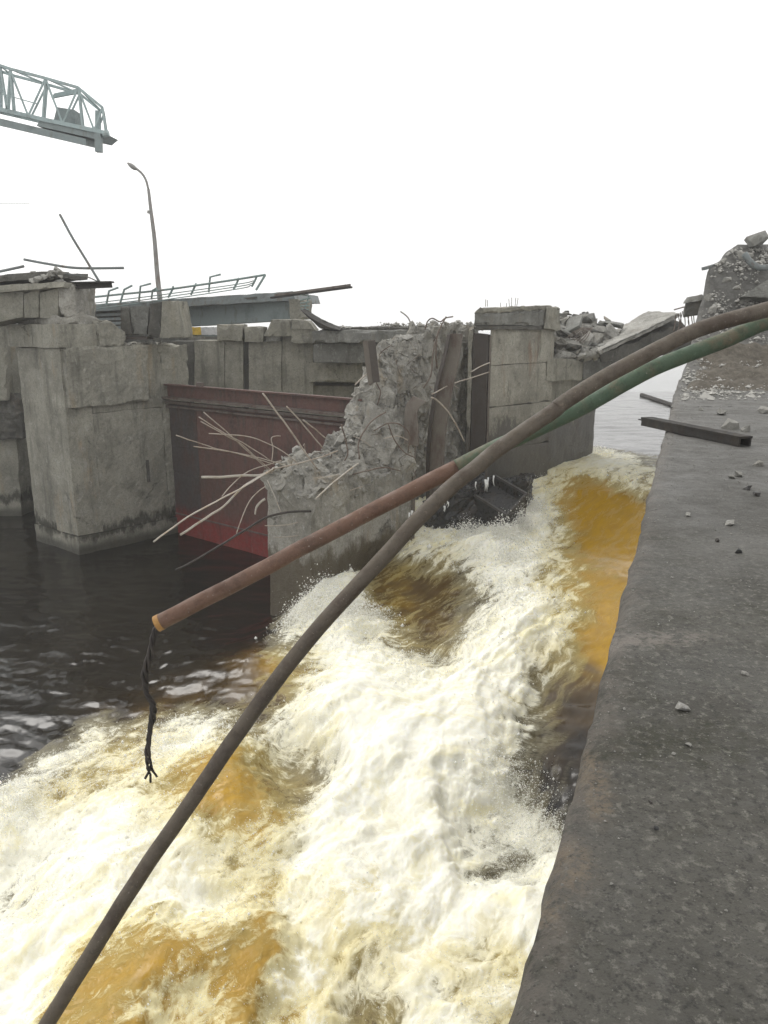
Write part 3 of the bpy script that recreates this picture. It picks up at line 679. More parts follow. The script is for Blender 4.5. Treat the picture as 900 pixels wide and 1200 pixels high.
# ------------------------------------------------------------------ the two fallen pipes and the torn cable
def px_path(L): return [D(a, b, c_) for a, b, c_ in L]
def along(L, dep): return [(a, b, dep * (cp + (600 - b) / FPX * sp)) for a, b in L]
brown = along([(1500, 620), (1330, 480), (1180, 385), (1040, 345), (960, 350), (899, 363), (847, 377), (809, 390), (767, 411), (713, 439), (660, 472), (649, 481), (604, 512), (580, 529), (558, 547), (524, 575), (487, 612), (447, 656), (398, 708), (349, 765), (307, 820), (280, 858), (222, 942), (160, 1032), (110, 1112), (60, 1192), (0, 1292), (-110, 1480)], 6.9)
t = thing('brown_pipe', 'long brown pipe sweeping from the right down to the lower left corner', 'pipe', D(500, 599, 6.7))
obj('pipe_length', tube(cat(px_path(brown), 8), .070, 16, wob=.006), M['brownpipe'], t, True)
green = along([(1560, 640), (1380, 520), (1200, 425), (1040, 370), (960, 366), (897, 378), (847, 400), (809, 414), (767, 431), (727, 452), (687, 475), (650, 493), (622, 506), (580, 525), (552, 539), (535, 548)], 7.35)
rust = along([(535, 548), (480, 576), (440, 597), (398, 619), (350, 644), (300, 671), (250, 697), (184, 731)], 7.35)
t = thing('green_pipe', 'green painted pipe turning rusty red toward its open cut end', 'pipe', D(535, 548, 7.4))
allp = cat(px_path(green + rust[1:]), 8); cut = (len(green) - 1) * 8
obj('green_length', tube(allp[:cut + 1], .077, 16, wob=.005), M['greenpipe'], t, True)
obj('rusted_length', tube(allp[cut:], .078, 16, wob=.005, hollow=.25), M['rustpipe'], t, True)
ex = allp[-1]; dr = (allp[-1] - allp[-2]).normalized()
obj('cut_collar', tube([ex - dr * .05, ex - dr * .02, ex + dr * .004], .082, 16, cap=False), M['rust_end'] if 'rust_end' in M else rusty('orange_cut_rust', (.34, .19, .06), rust=(.25, .12, .05), streak=False), t, True)
t = thing('torn_cable', 'charred twisted cable hanging from the cut end of the rusty pipe', 'cable', D(176, 915, 6.9))
cp_ = cat([D(205, 728, 7.05), D(184, 737, 6.98), D(178, 760, 6.95), D(170, 790, 6.95), D(171, 812, 6.95), D(179, 828, 6.95), D(177, 850, 6.95), D(174, 878, 6.95), D(176, 900, 6.95)], 8)
for s_ in range(4):
    P_ = []
    for i, p in enumerate(cp_):
        a = i * .42 + s_ * 1.57; q_ = .018 + .012 * math.sin(i * .3 + s_)
        P_.append(p + Vector((math.cos(a) * q_, math.sin(a) * q_, 0)))
    end = cp_[-1]; L_ = (.10, .16, .07, .13)[s_]; P_ += [end + Vector((-.02 + .014 * s_, .01 * s_, -L_ * .5)), end + Vector(((-.05, -.005, .03, .045)[s_], .03 * s_ - .04, -L_))]
    obj('cable_strand', tube(P_, lambda t_: .018 * (1 - .3 * t_), 6), M['cable'], t, True)
for i in range(9):
    p = cp_[int(len(cp_) * (.3 + .07 * i))]; q_ = p + Vector((rng.uniform(-.08, .08), rng.uniform(-.05, .05), rng.uniform(-.09, .03)))
    obj('loose_wire', tube([p, p.lerp(q_, .5) + Vector((0, 0, .02)), q_], .005, 5), M['cable'], t)

# ------------------------------------------------------------------ left pier
C0, C1, C2 = G(44, 633, 0), G(94, 650, 0), G(210, 624, 0)
fd = (C2 - C1).normalized(); nd_ = (C0 - C1).normalized()
def lift(p, z_): return Vector((p.x, p.y, z_))
LP = thing('left_pier', 'massive stained grey pier with cutwater corner left of the red gate', 'pier', lift((C0 + C2) / 2, 0))
def box_at(o_, l1, l2, z0, z1, off1=0, off2=0):
    """footprint from corner o_ along fd (l1) and nd_ (l2), grown outward by off"""
    a = o_ - fd * off1 - nd_ * off2; b = a + fd * (l1 + off1); c_ = b + nd_ * (l2 + off2); d_ = a + nd_ * (l2 + off2)
    q_ = [a, b, c_, d_]
    return [lift(v, z0) for v in q_], [lift(v, z1) for v in q_]
Wn = (C0 - C1).length; Ls = (C2 - C1).length
def lpart(nm, o_, l1, l2, z0, z1, mat='pier', off1=0, off2=0, res=.16, amp=.018, chip=.05, **kw):
    b, t_ = box_at(o_, l1, l2, z0, z1, off1, off2); return obj(nm, hexa(b, t_, res, amp, chip * (.9 if 'topf' in kw else .3), **kw), M[mat], LP, False)
lpart('plinth', C1, Ls + 2.2, Wn, -1.6, .62, off1=.05, off2=.05)
# nose: two upright concrete strips with an open joint
lpart('nose_strip', C1 + fd * -.02, .92, Wn * .47, .64, 6.86, 'pier_front', res=.14)
lpart('nose_strip', C1 + nd_ * (Wn * .47 + .015), .9, Wn * .53 - .015, .64, 6.86, 'pier', res=.14)
lpart('side_wall', C1 + fd * .905 - nd_ * -.01, Ls - 1.28, Wn - .1, .635, 4.72, 'pier', res=.13, amp=.03)
lpart('corner_strip', C1 + fd * .02 - nd_ * -.0, .9, .3, .645, 4.9, 'pier', res=.13) if False else None
lpart('side_ledge', C1 + fd * .04 + nd_ * -.2, Ls - .95, .5, 4.98, 6.9, 'pier', res=.09, amp=.04, chip=.3)
lpart('recess_band', C1 + fd * .93 + nd_ * .03, Ls - 1.2, Wn - .3, 4.73, 6.86, 'pier')
jag = lambda p: -.55 * sstep(1.6, 2.4, (p - C1).dot(fd)) * (1 + .5 * fb(p, 3, 2)) + .12 * fb(p, 4, 3)
lpart('gate_jamb', C1 + fd * (Ls - .36), 1.2, Wn * .9, .66, 6.9, 'pier', res=.12, amp=.05, chip=.12, topf=lambda p: .1 * fb(p, 3, 2))
lpart('upper_core', C1 + fd * .95 + nd_ * .02, Ls - .7, Wn - .2, 6.82, 7.35, 'pier', res=.1, amp=.05, chip=.1, topf=lambda p: -.42 * float(sstep(.9, 2.0, (p - C1).dot(fd))) + .10 * fb(p, 4, 3))
for k_ in range(2):
    lpart('cap_block', C1 + nd_ * (k_ * (Wn * .5 + .01)), 1.2, Wn * .5 + (.25 if k_ else -.02), 6.88, 7.62, 'pier_front' if k_ else 'pier', off1=.14, off2=0 if k_ else .14, res=.11, amp=.02)
lpart('cap_return', C1 + fd * 1.22, 1.0, Wn * .6, 6.9, 7.72, 'pier', off2=.13, res=.09, amp=.05, chip=.14, topf=lambda p: .12 * fb(p, 4, 3) - .35 * float(sstep(1.7, 2.3, (p - C1).dot(fd))))
lpart('cap_core', C1 + fd * .1 + nd_ * .1, 1.6, Wn - .2, 7.6, 7.92, 'broken', res=.09, amp=.05, chip=.12, topf=lambda p: .15 * fb(p, 4, 2) - .25 * float(sstep(1.0, 1.7, (p - C1).dot(fd))))
for i in range(40):
    a = rng.uniform(.9, Ls); b_ = rng.uniform(-.05, .8); s_ = rng.uniform(.06, .22)
    p = C1 + fd * a + nd_ * b_; obj('rubble_chunk', rock(lift(p, 7.62 - .42 * float(sstep(.9, 2.2, a)) - (.25 if a > 1.8 else 0) + s_ * .1), (s_, s_, s_ * .6), rng), M['chunk'], LP)
# slot in the side near the water: a dark plate on the face stands in for its shade
for a in (2.72,): obj('slot_shade', prism([lift(C1 + fd * a - nd_ * .012, 2.1), lift(C1 + fd * (a + .12) - nd_ * .012, 2.1), lift(C1 + fd * (a + .12) - nd_ * .012, 2.9), lift(C1 + fd * a - nd_ * .012, 2.9)], nd_ * .05, .2, 0, 0), M['darkc'], LP)

# trapezoid bearing stands on the pier top
def trap(name, label, pts, Y, back, mat, cat_='block', grp=None):
    b = [D(a, c_, Y) for a, c_ in pts]
    o = obj(name, prism(b, back, .1, .02, .04), M[mat]); return tag(o, label, cat_, grp)
trap('bearing_block', 'dark narrow bearing block at the left of the pier top stands', [(141, 393), (155, 393), (150, 359), (141, 360)], 27.2, (0, .8, 0), 'darkc', grp='bearing blocks on the left pier')
trap('bearing_block', 'pale tapering bearing block between two dark ones', [(156, 392), (172, 392), (175, 359), (152, 359)], 27.3, (0, .8, 0), 'greyc', grp='bearing blocks on the left pier')
trap('bearing_block', 'dark block filling the shaded gap beside the tall pale one', [(173, 394), (188, 396), (189, 354), (176, 356)], 27.1, (0, .9, 0), 'darkc', grp='bearing blocks on the left pier')  # dark colour stands in for shade between the pale stands
trap('bearing_block', 'tall rough pale bearing block nearest the red gate', [(187, 396), (216, 396), (209, 352), (190, 353)], 27.0, (.1, .9, 0), 'wallc', grp='bearing blocks on the left pier')
tag(obj('steel_plate', prism([D(146, 398, 27.1), D(172, 398, 27.1), D(172, 394.5, 27.1), D(146, 394.5, 27.1)], (0, .8, 0), .5, 0, 0), M['guide_dark']), 'thin dark bearing plate under the pale tapering block', 'plate')

# girder end resting on the left pier
t = thing('girder_end', 'broken end of a concrete bridge girder resting on the left pier', 'girder', D(40, 372, 25.6))
for k_, (x0, x1) in enumerate(((-34, 27), (28, 45), (46, 68))):
    obj('girder_panel', prism([D(x0, 383 if k_ < 1 else 373, 25.5), D(x1, 372, 25.5), D(x1, 340 - k_, 25.5), D(x0, 345 - k_, 25.5)], (.2, 1.6, 0), .1, .015, .03), M['wallc'], t)
obj('girder_stump', prism([D(68.5, 370, 25.4), D(88, 370, 25.6), D(86, 333, 25.7), D(66, 330, 25.5)], (.2, 1.4, 0), .07, .07, .12), M['broken'], t)
obj('top_flange', prism([D(-34, 345, 25.2), D(74, 337, 25.2), D(76, 330, 25.3), D(-34, 336, 25.2)], (.2, 2.2, 0), .09, .035, .07), M['wallc'], t)
obj('deck_slab', prism([D(-34, 334, 25.6), D(60, 325, 25.6), D(61, 317, 25.7), D(-34, 325, 25.6)], (.2, 2.6, .05), .12, .03, .05), M['darkc'], t)
for i in range(16):
    p = D(rng.uniform(38, 76), rng.uniform(318, 331), rng.uniform(25.4, 26)); s_ = rng.uniform(.1, .35); obj('rubble_chunk', rock(p, (s_, s_, s_ * .6), rng), M['chunk'], t)
for pts_, lab, rr_ in (([(-30, 324, 25.8), (0, 318, 25.8), (28, 312, 25.8)], 'short rail bar above the girder end at the left frame', .045),
                 ([(28, 304, 25.9), (55, 309, 25.9), (90, 314, 26), (145, 314, 26)], 'long thin sagging bar sticking out over the left pier', .045),
                 ([(75, 321, 26.2), (100, 324, 26.2), (115, 330, 26.2)], 'thin curved bar behind the leaning rod', .022),
                 ([(70, 251, 26), (84, 277, 26), (98, 300, 26), (117, 331, 26)], 'thin straight rod leaning up against the sky', .04)):
    tag(obj('steel_bar', tube(cat(px_path(pts_)), rr_, 6), M['greysteel'], smooth=True), lab, 'bar', 'bars sticking out above the left pier')
for a, b in ((10, 11), (51, 52)): pass
o = thing('support_beam', 'dark steel beam stub pointing right from the girder end', 'beam', D(105, 337, 26))
obj('upper_flange', bar(D(80, 331.5, 26), D(132, 330.5, 26), .3, .05), M['beamsteel'], o); obj('web', bar(D(80, 334.5, 26), D(131, 333.5, 26), .06, .16), M['beamsteel'], o); obj('lower_flange', bar(D(80, 338, 26), D(130, 336, 26), .3, .05), M['beamsteel'], o)

# wall and dark slot at the far left
t = thing('far_left_wall', 'greenish pier flank cut off by the left frame', 'wall', G(10, 592, 0))
obj('wall_face', prism([D(-60, 625, 30.5), D(26, 612, 30.5), D(12, 400, 30.5), D(-60, 400, 30.5)], (.5, 5, 0), .3, .03, .05), M['pier'], t)
obj('broken_corbel', prism([D(-60, 520, 30.2), D(25, 515, 30.2), D(22, 468, 30.3), D(-60, 400, 30.3)], (0, .6, 0), .12, .12, .1), M['darkc'], t)
obj('corbel_top', prism([D(-60, 470, 30.0), D(8, 470, 30.0), D(5, 372, 30.1), D(-60, 368, 30.1)], (0, .7, 0), .12, .05, .1), M['wallc'], t)
tag(obj('gap_wall', prism([D(24, 640, 31.5), D(72, 640, 31.5), D(60, 400, 31.5), D(8, 400, 31.5)], (.5, 3, 0), .3, .03, .05), M['darkc']), 'dark wall filling the shaded slot beside the left pier', 'wall')  # dark concrete stands in for the shade of the gap

# ------------------------------------------------------------------ red gate
g0 = QR(16.75, -24.6); g1 = QR(16.75, -14.3)
gd = (g1 - g0).normalized()
GT = thing('sluice_gate', 'dark red steel sluice gate between the two piers', 'gate', (g0 + g1) / 2)
def gp(s_, z_, d_=0): p = g0.lerp(g1, s_) - FD * d_; return Vector((p.x, p.y, z_))
L_g = (g1 - g0).length
zc = [(-.5, .78, 'gate', 0, 'lower_plate'), (.785, 2.35, 'gate', .006, 'skin_plate'), (2.356, 3.3, 'gate', .0, 'skin_plate'), (3.306, 4.88, 'gate', .008, 'skin_plate')]
nseg = 4
for z0, z1, mt, d_, nm in zc:
    for k_ in range(nseg):
        s0, s1 = k_ / nseg + .0006, (k_ + 1) / nseg - .0006
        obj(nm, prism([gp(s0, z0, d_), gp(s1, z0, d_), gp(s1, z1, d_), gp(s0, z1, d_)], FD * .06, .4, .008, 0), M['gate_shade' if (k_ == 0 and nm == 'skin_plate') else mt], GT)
obj('top_plate', prism([gp(0, 5.02, .02), gp(1, 5.02, .02), gp(1, 5.5, .02), gp(0, 5.5, .02)], FD * .1, .5, .01, 0), M['gate'], GT)
for z0, d_, h_, mt in ((4.87, .16, .09, 'gate_dark'), (4.72, .12, .07, 'gate_dark'), (5.03, .26, .08, 'gate_dark'), (5.5, .16, .05, 'gate')):
    obj('flange', prism([gp(0, z0, d_), gp(1, z0, d_), gp(1, z0 + h_, d_), gp(0, z0 + h_, d_)], FD * (d_ + .03), .5, .01, 0), M[mt], GT)
obj('seam_rib', prism([gp(.03, .75, .035), gp(1, .75, .035), gp(1, .80, .035), gp(.03, .80, .035)], FD * .05, .5, .006, 0), M['gate_dark'], GT)
obj('hoist_lug', prism([gp(.27, 5.55, .1), gp(.30, 5.55, .1), gp(.30, 5.68, .1), gp(.27, 5.68, .1)], FD * .1, .5, 0, 0), M['gate_dark'], GT)

# ------------------------------------------------------------------ back wall with pilasters and the shoulder behind the gate
def face(x0, x1, y0, y1, Y, depth, mat, name, parent, **kw):
    return obj(name, prism([D(x0, y0, Y), D(x1, y0, Y), D(x1, y1, Y), D(x0, y1, Y)], (0, depth, 0), kw.get('res', .2), kw.get('amp', .02), kw.get('chip', .015)), M[mat], parent)
BW = thing('rear_pier', 'pale ribbed concrete pier wall behind the red gate', 'pier', D(290, 480, 32.2))
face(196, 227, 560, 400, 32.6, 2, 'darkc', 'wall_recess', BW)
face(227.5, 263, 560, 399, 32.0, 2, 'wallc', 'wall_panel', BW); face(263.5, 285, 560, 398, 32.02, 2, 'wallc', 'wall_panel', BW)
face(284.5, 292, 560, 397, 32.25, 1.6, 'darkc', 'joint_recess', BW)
face(291.5, 330, 560, 400, 31.9, 2, 'wallc', 'wall_panel', BW); face(330.5, 367, 560, 394, 31.95, 2, 'wallc', 'wall_panel', BW)
face(254, 284, 400, 380, 31.7, 1.2, 'wallc', 'coping_block', BW, amp=.04, chip=.06); face(286, 309, 401, 383, 31.7, 1.2, 'wallc', 'coping_block', BW, amp=.04, chip=.06)
face(311, 328, 401, 393, 31.7, 1, 'greyc', 'coping_block', BW, amp=.04, chip=.06)
for pts_ in ([(308, 394), (341, 394), (341, 374), (318, 375)], [(341.3, 402), (369, 402), (370, 386), (341.3, 374)]):
    obj('shoulder_block', prism([D(a, b, 31.6) for a, b in pts_], (0, 1.5, 0), .12, .04, .06), M['wallc'], BW)
obj('shoulder_block', prism([D(341.6, 386, 31.55), D(369.5, 386.5, 31.55), D(361, 375, 31.6), D(341.6, 373.5, 31.6)], (0, 1.5, 0), .12, .04, .06), M['wallc'], BW)
RW = thing('dark_recess_wall', 'shadowed concrete wall under the broken deck right of the rear pier', 'wall', D(420, 500, 32.5))
face(366, 560, 560, 395, 33.4, 1, 'wallc', 'back_face', RW); face(362, 424, 448, 425, 31.6, 1.6, 'wallc', 'ledge_block', RW, amp=.03, chip=.08, res=.12)
face(366, 470, 560, 452, 32.4, .9, 'wallc', 'lower_face', RW)
BD = thing('broken_deck', 'thin ragged remnant of bridge deck spanning behind the broken pier', 'deck', D(450, 400, 31))
obj('deck_slab', prism([D(366, 402, 30.4), D(560, 400, 29.5), D(560, 386, 29.5), D(366, 387.5, 30.4)], (.3, 3, 0), .13, .05, .1), M['greyc'], BD)
obj('deck_fill', prism([D(372, 388, 30.8), D(566, 386, 30.2), D(566, 382, 30.2), D(380, 384, 30.8)], (.3, 2, 0), .1, .08, .08), M['darkc'], BD)
obj('girder', prism([D(367, 425, 30.9), D(436, 425, 30.6), D(436, 403, 30.6), D(367, 403, 30.9)], (.2, .5, 0), .2, .02, .03), M['greyc'], BD)
obj('girder', prism([D(437, 420, 32.2), D(545, 420, 31.6), D(545, 401, 31.6), D(437, 401, 32.2)], (.2, .5, 0), .2, .02, .03), M['darkc'], BD)
for px in (449, 456, 467, 473, 478): obj('rebar', tube(cat([D(px, 400, 29.6), D(px + rng.uniform(-1, 2), 412, 29.5), D(px + rng.uniform(-2, 4), 425 - rng.uniform(0, 8), 29.4)]), .022, 5), M['rebar'], BD)
obj('rebar', tube([D(446, 401.5, 29.3), D(482, 403, 29.2)], .02, 5), M['rebar'], BD)
o = obj('torn_sheet', prism([D(352, 364, 30), D(374, 384, 30), D(398, 387, 30), D(377, 381, 30)], (.1, .8, .1), .15, .02, 0), M['beamsteel']); tag(o, 'curled dark sheet metal strip on the broken deck', 'sheet')

# ------------------------------------------------------------------ bridge span with tilted railing
BS = thing('bridge_span', 'surviving grey bridge span with dark girder on the left', 'bridge', D(215, 385, 36))
obj('deck_slab', prism([D(92, 366, 36.5), D(346, 352, 34.5), D(343, 341, 34.6), D(92, 357.5, 36.5)], (.6, 6, 0), .25, .02, .05), M['greysteel'], BS)
obj('girder_beam', prism([D(212, 383, 37), D(341, 375, 34.9), D(341, 353, 34.9), D(212, 360, 37)], (.5, .6, 0), .4, .01, .02), M['crane_dark'], BS)
obj('girder_end', prism([D(340, 374, 34.2), D(352, 374, 34.2), D(352, 351, 34.3), D(338, 350, 34.3)], (.4, 1.4, 0), .12, .04, .1), M['wallc'], BS)
obj('edge_beam', prism([D(215, 359, 36), D(300, 350, 34.8), D(300, 347.5, 34.8), D(215, 355, 36)], (.1, .3, 0), .3, .01, .02), M['darkc'], BS)
for k_ in range(6): obj('soffit_rib', bar(D(100, 370 + k_ * 5.2, 37), D(146, 368 + k_ * 5.2, 36.5), .3, .12), M['greysteel'], BS)
obj('soffit_wall', prism([D(92, 403, 37.6), D(216, 403, 37.6), D(216, 362, 37.6), D(92, 366, 37.6)], (.1, .3, 0), .4, .02, 0), M['greyc'], BS)
RL = thing('bridge_railing', 'bent pale green railing leaning along the bridge edge', 'railing', D(200, 350, 35.5))
obj('top_rail', tube(cat(px_path([(92, 350, 36), (140, 345, 35.8), (190, 340, 35.5), (240, 333, 35), (280, 327, 34.6), (311, 322, 34.2)])), .05, 6), M['rail'], RL, True)
for dy in (6, 9.5, 13): obj('lower_rail', tube(cat(px_path([(96, 351 + dy, 35.9), (190, 340 + dy * .9, 35.4), (280, 328 + dy * .8, 34.6), (302 - dy * .6, 324 + dy * .8, 34.3)])), .022, 5), M['rail'], RL, True)
for x0 in (105, 123, 142, 160, 180, 197, 222, 244, 272, 297):
    y0 = 350 - (x0 - 92) * .128 + 12; x0 += rng.uniform(-3, 3); jt = rng.uniform(-3, 3); up_ = 20 if int(x0) % 2 == 0 else 12
    obj('post', tube([D(x0, y0, 35.4), D(x0 + 3.5 + jt, y0 - up_ + 3 + jt * .5, 35.3), D(x0 + (14 if up_ == 20 else 6), y0 - up_ - 1, 35.2)], .045, 6), M['rail'], RL)
obj('broken_post', tube([D(300, 340, 34), D(311, 322, 34)], .05, 6), M['rail'], RL)
LD = thing('ladder_scrap', 'small dangling ladder section at the broken end of the bridge', 'ladder', D(358, 360, 33.8))
for k_ in range(4): obj('rung', tube([D(352, 352 + k_ * 3.4, 33.8), D(364 - k_ * .6, 349 + k_ * 4.6, 33.7)], .03, 5), M['rail'], LD)
obj('ladder_rail', tube([D(352, 345, 33.8), D(362, 347, 33.8), D(357, 363, 33.8)], .035, 5), M['rail'], LD)
o = thing('projecting_beam', 'long flat steel beam sticking out right from the bridge end', 'beam', D(370, 344, 34))
obj('flange', bar(D(318, 349, 34.2), D(412, 336.5, 33.4), .3, .07), M['beamsteel'], o); obj('web', bar(D(322, 347, 34.1), D(411, 334.8, 33.4), .07, .15), M['guide'], o)
o = thing('yellow_barrier', 'yellow and white striped barrier glimpsed under the bridge', 'barrier', D(235, 394, 44))
for k_ in range(6): obj('panel', bar(D(212 + k_ * 8, 388, 44), D(219.6 + k_ * 8, 387.6, 44), .1, .42), M['yellow'] if k_ in (0, 1, 2) else M['white'], o)
obj('support', bar(D(212, 393, 44.2), D(262, 393, 44.2), .1, .12), M['crane_dark'], o)
tag(obj('far_span', prism([D(205, 408, 45), D(270, 408, 45), D(270, 393.5, 45), D(205, 393.5, 45)], (.1, 3, 0), .5, .02, .05), M['greyc']), 'low strip of far bridge deck under the yellow barrier', 'bridge')

# street lamp
t = thing('street_lamp', 'tall curved-arm street lamp rising behind the broken bridge', 'street lamp', D(188, 348, 39))
obj('pole', tube(cat(px_path([(188, 356, 39), (184, 318, 39), (181, 280, 39), (177, 248, 39), (174, 222, 39)])), lambda q_: .13 - .06 * q_, 8), M['lamp'], t, True)
obj('arm', tube(cat(px_path([(174, 222, 39), (171, 211, 39), (166, 203, 39), (159, 197, 39)])), .055, 8), M['lamp'], t, True)
hd = obj('lamp_head', tube(cat(px_path([(160, 198.5, 39), (157, 196.5, 39), (153, 193.5, 39), (149.5, 191, 39)])), lambda q_: .06 + .12 * math.sin(math.pi * min(1, q_ * .9 + .08)), 8, ecc=(1, .6)), M['lamp'], t, True)
obj('collar', tube([D(175.6, 247, 39), D(175.2, 250.5, 39)], .12, 8), M['lamp'], t)
tag(obj('power_line', tube([D(-60, 238, 60), D(-10, 238.5, 60), D(35, 238.6, 60)], .018, 4), M['greysteel']), 'faint thin wire end in the sky below the crane', 'wire')

# ------------------------------------------------------------------ crane jib
CB = thing('crane_jib', 'haze-paled green lattice crane jib reaching in from the left', 'crane', D(0, 170, 44))
def c3(zx, zy, far=0): return D(zx / 3, 50 + zy / 3, 44 + far * 2.2) + Vector((0, 0, 0))
nt_ = [(-420, -30), (-280, 5), (-140, 42), (0, 80), (35, 92), (160, 125), (275, 158), (360, 228)]
nb_ = [(-420, 135), (-280, 168), (-140, 202), (0, 235), (48, 246), (150, 270), (290, 300), (372, 318)]
for far in (0, 1):
    off = (0, 0) if not far else (6, 22)
    T = [c3(a + off[0], b + off[1], far) for a, b in nt_]; Bt = [c3(a + off[0], b + off[1] - (10 if far else 0), far) for a, b in nb_]
    for i in range(len(T) - 1):
        obj('upper_chord', bar(T[i], T[i + 1], .13), M['crane'], CB); obj('lower_chord', bar(Bt[i], Bt[i + 1], .2 if not far else .13), M['crane'], CB)
        mid = Bt[i].lerp(Bt[i + 1], .5)
        obj('brace', bar(T[i], mid, .08), M['crane'], CB); obj('brace', bar(mid, T[i + 1], .08), M['crane'], CB)
        obj('upright', bar(T[i + 1], Bt[i + 1], .09), M['crane'], CB)
    if far:
        for i in range(len(T)):
            obj('cross_member', bar(Tn[i], T[i], .1), M['crane'], CB); obj('cross_member', bar(Bn[i], Bt[i], .12), M['crane'], CB)
            if i < len(T) - 1: obj('cross_brace', bar(Tn[i], T[i + 1], .07), M['crane'], CB)
    Tn, Bn = T, Bt
obj('walkway_rail', bar(c3(-420, 60), c3(130, 215), .05), M['crane'], CB)
obj('lower_girder', prism([c3(-420, 195), c3(302, 362), c3(302, 338), c3(-420, 165)], (0, 1.6, .2), .6, 0, 0), M['crane_dark'], CB)
obj('platform', prism([c3(128, 292), c3(352, 342), c3(376, 322), c3(140, 275)], (0, 1.8, .1), .6, 0, 0), M['crane_dark'], CB)
obj('end_post', bar(c3(346, 320), c3(348, 385), .32), M['crane_dark'], CB); obj('end_post', bar(c3(345, 240, 1), c3(345, 320, 1), .25), M['crane'], CB)
obj('winch_house', prism([c3(188, 275, .5), c3(264, 288, .5), c3(262, 236, .5), c3(200, 226, .5)], (0, 1.2, 0), .5, 0, 0), M['crane_dark'], CB)
obj('counter_plate', prism([c3(180, 195, .6), c3(268, 178, .6), c3(276, 160, .6), c3(190, 178, .6)], (0, .15, 0), .6, 0, 0), M['crane'], CB)
obj('buffer', tube([c3(362, 322), c3(382, 318)], .16, 8), M['crane'], CB)
for sx in (-400, -330): obj('crane_leg', bar(c3(sx, 180), Vector((c3(sx, 180).x - 1, 44, ZUP - 3)), .6), M['crane'], CB)

# ------------------------------------------------------------------ broken pier in the middle
BP = thing('broken_pier', 'shattered concrete pier with splayed rebar right of the red gate', 'pier', QR(16, -13.8, 0))
Zq = [(12.9, 3.7), (13.2, 3.95), (14, 4.25), (15, 4.35), (15.6, 4.6), (16.2, 5.0), (16.6, 5.7), (17.1, 6.5), (17.7, 7.0), (18.6, 7.45), (19.5, 7.6), (22.5, 7.6)]
Zr = [(12.9, 3.5), (14, 3.7), (16, 3.75), (17.2, 3.9), (17.6, 4.3), (18.0, 5.2), (18.5, 6.3), (19.2, 7.1), (20, 7.4), (22.5, 7.5)]
RL_, RR_ = -14.62, -13.09
def rightr(q_): return RR_ - .95 * float(sstep(17.45, 17.8, q_)) 
def pier_top(q_, s_):
    zl = float(np.interp(q_, *zip(*Zq))); zr = float(np.interp(q_, *zip(*Zr)))
    return zl * (1 - s_) + zr * s_ if s_ > 0 else zl
nq, ns = 130, 30
V, F, kk = [], [], {}
def bp_point(i, j, lev):
    q_ = 13.2 + (22.0 - 13.2) * i / nq; s_ = j / ns
    rr_ = RL_ + (rightr(q_) - RL_) * s_
    s2 = s_ ** 1.3; zt = pier_top(q_, s2)
    p = QR(q_, rr_, zt)
    big_ = fb(p, 5, .9); lump = abs(fb(p + Vector((9, 0, 0)), 4, 1.9))
    edge = min(1, min(i, nq - i) / 3, min(j, ns - j) / 3)
    zt += .34 * big_ - .30 * lump + .10 * fb(p, 3, 5)
    return q_, rr_, zt
for i in range(nq + 1):
    for j in range(ns + 1):
        q_, rr_, zt = bp_point(i, j, 0); p = QR(q_, rr_, zt); kk[('t', i, j)] = len(V); V.append(p + nz(p, 2.3) * .16 + nz(p, 7) * .05)
NZ = 44
ring = [(i, 0) for i in range(nq + 1)] + [(nq, j) for j in range(1, ns + 1)] + [(i, ns) for i in range(nq - 1, -1, -1)] + [(0, j) for j in range(ns - 1, 0, -1)]
for n_, (i, j) in enumerate(ring):
    tp = V[kk[('t', i, j)]]; q_, rr_, _ = bp_point(i, j, 0); foot = QR(q_, rr_, -1.6)
    for z_ in range(NZ):
        t_ = z_ / NZ; p = Vector((foot.x + (tp.x - foot.x) * t_ ** 6, foot.y + (tp.y - foot.y) * t_ ** 6, -1.6 + (tp.z + 1.6) * t_))
        # faces are smooth low down, torn open towards the break and above the slot
        tear = float(sstep(2.9, 3.9, p.z + .5 * fb(p, 3, .8)))
        if q_ > 17.6: tear = float(sstep(.2, 2.5, p.z)) * 1.1
        d_ = nz(p, 1.1) * .05 + nz(p, 5) * .012 + (nz(p, 1.6) * .22 + nz(p, 5) * .12 + nz(p, 12) * .04) * tear
        if j == ns and p.z < 1.9 and q_ < 17.4: d_ += -AD * .45 * float(sstep(1.9, .6, p.z)) * float(sstep(14.2, 16, q_))   # undercut, washed-out foot
        kk[('s', n_, z_)] = len(V); V.append(p + d_)
for i in range(nq):
    for j in range(ns): F.append((kk[('t', i, j)], kk[('t', i + 1, j)], kk[('t', i + 1, j + 1)], kk[('t', i, j + 1)]))
nr = len(ring)
for n_ in range(nr):
    m_ = (n_ + 1) % nr
    for z_ in range(NZ - 1): F.append((kk[('s', n_, z_)], kk[('s', n_, z_ + 1)], kk[('s', m_, z_ + 1)], kk[('s', m_, z_)]))
    F.append((kk[('s', n_, NZ - 1)], kk[('t',) + ring[n_]], kk[('t',) + ring[m_]], kk[('s', m_, NZ - 1)]))
bp_mesh = obj('pier_core', (V, F), M['broken'], BP)
bvh = BVHTree.FromPolygons(V, F)
r3 = random.Random(11)
def on_core(px, py, default=21.0):
    d_ = Vector(ray(px, py)).normalized(); h_ = bvh.ray_cast(Vector((0, 0, CAMZ)), d_)
    return h_[0]
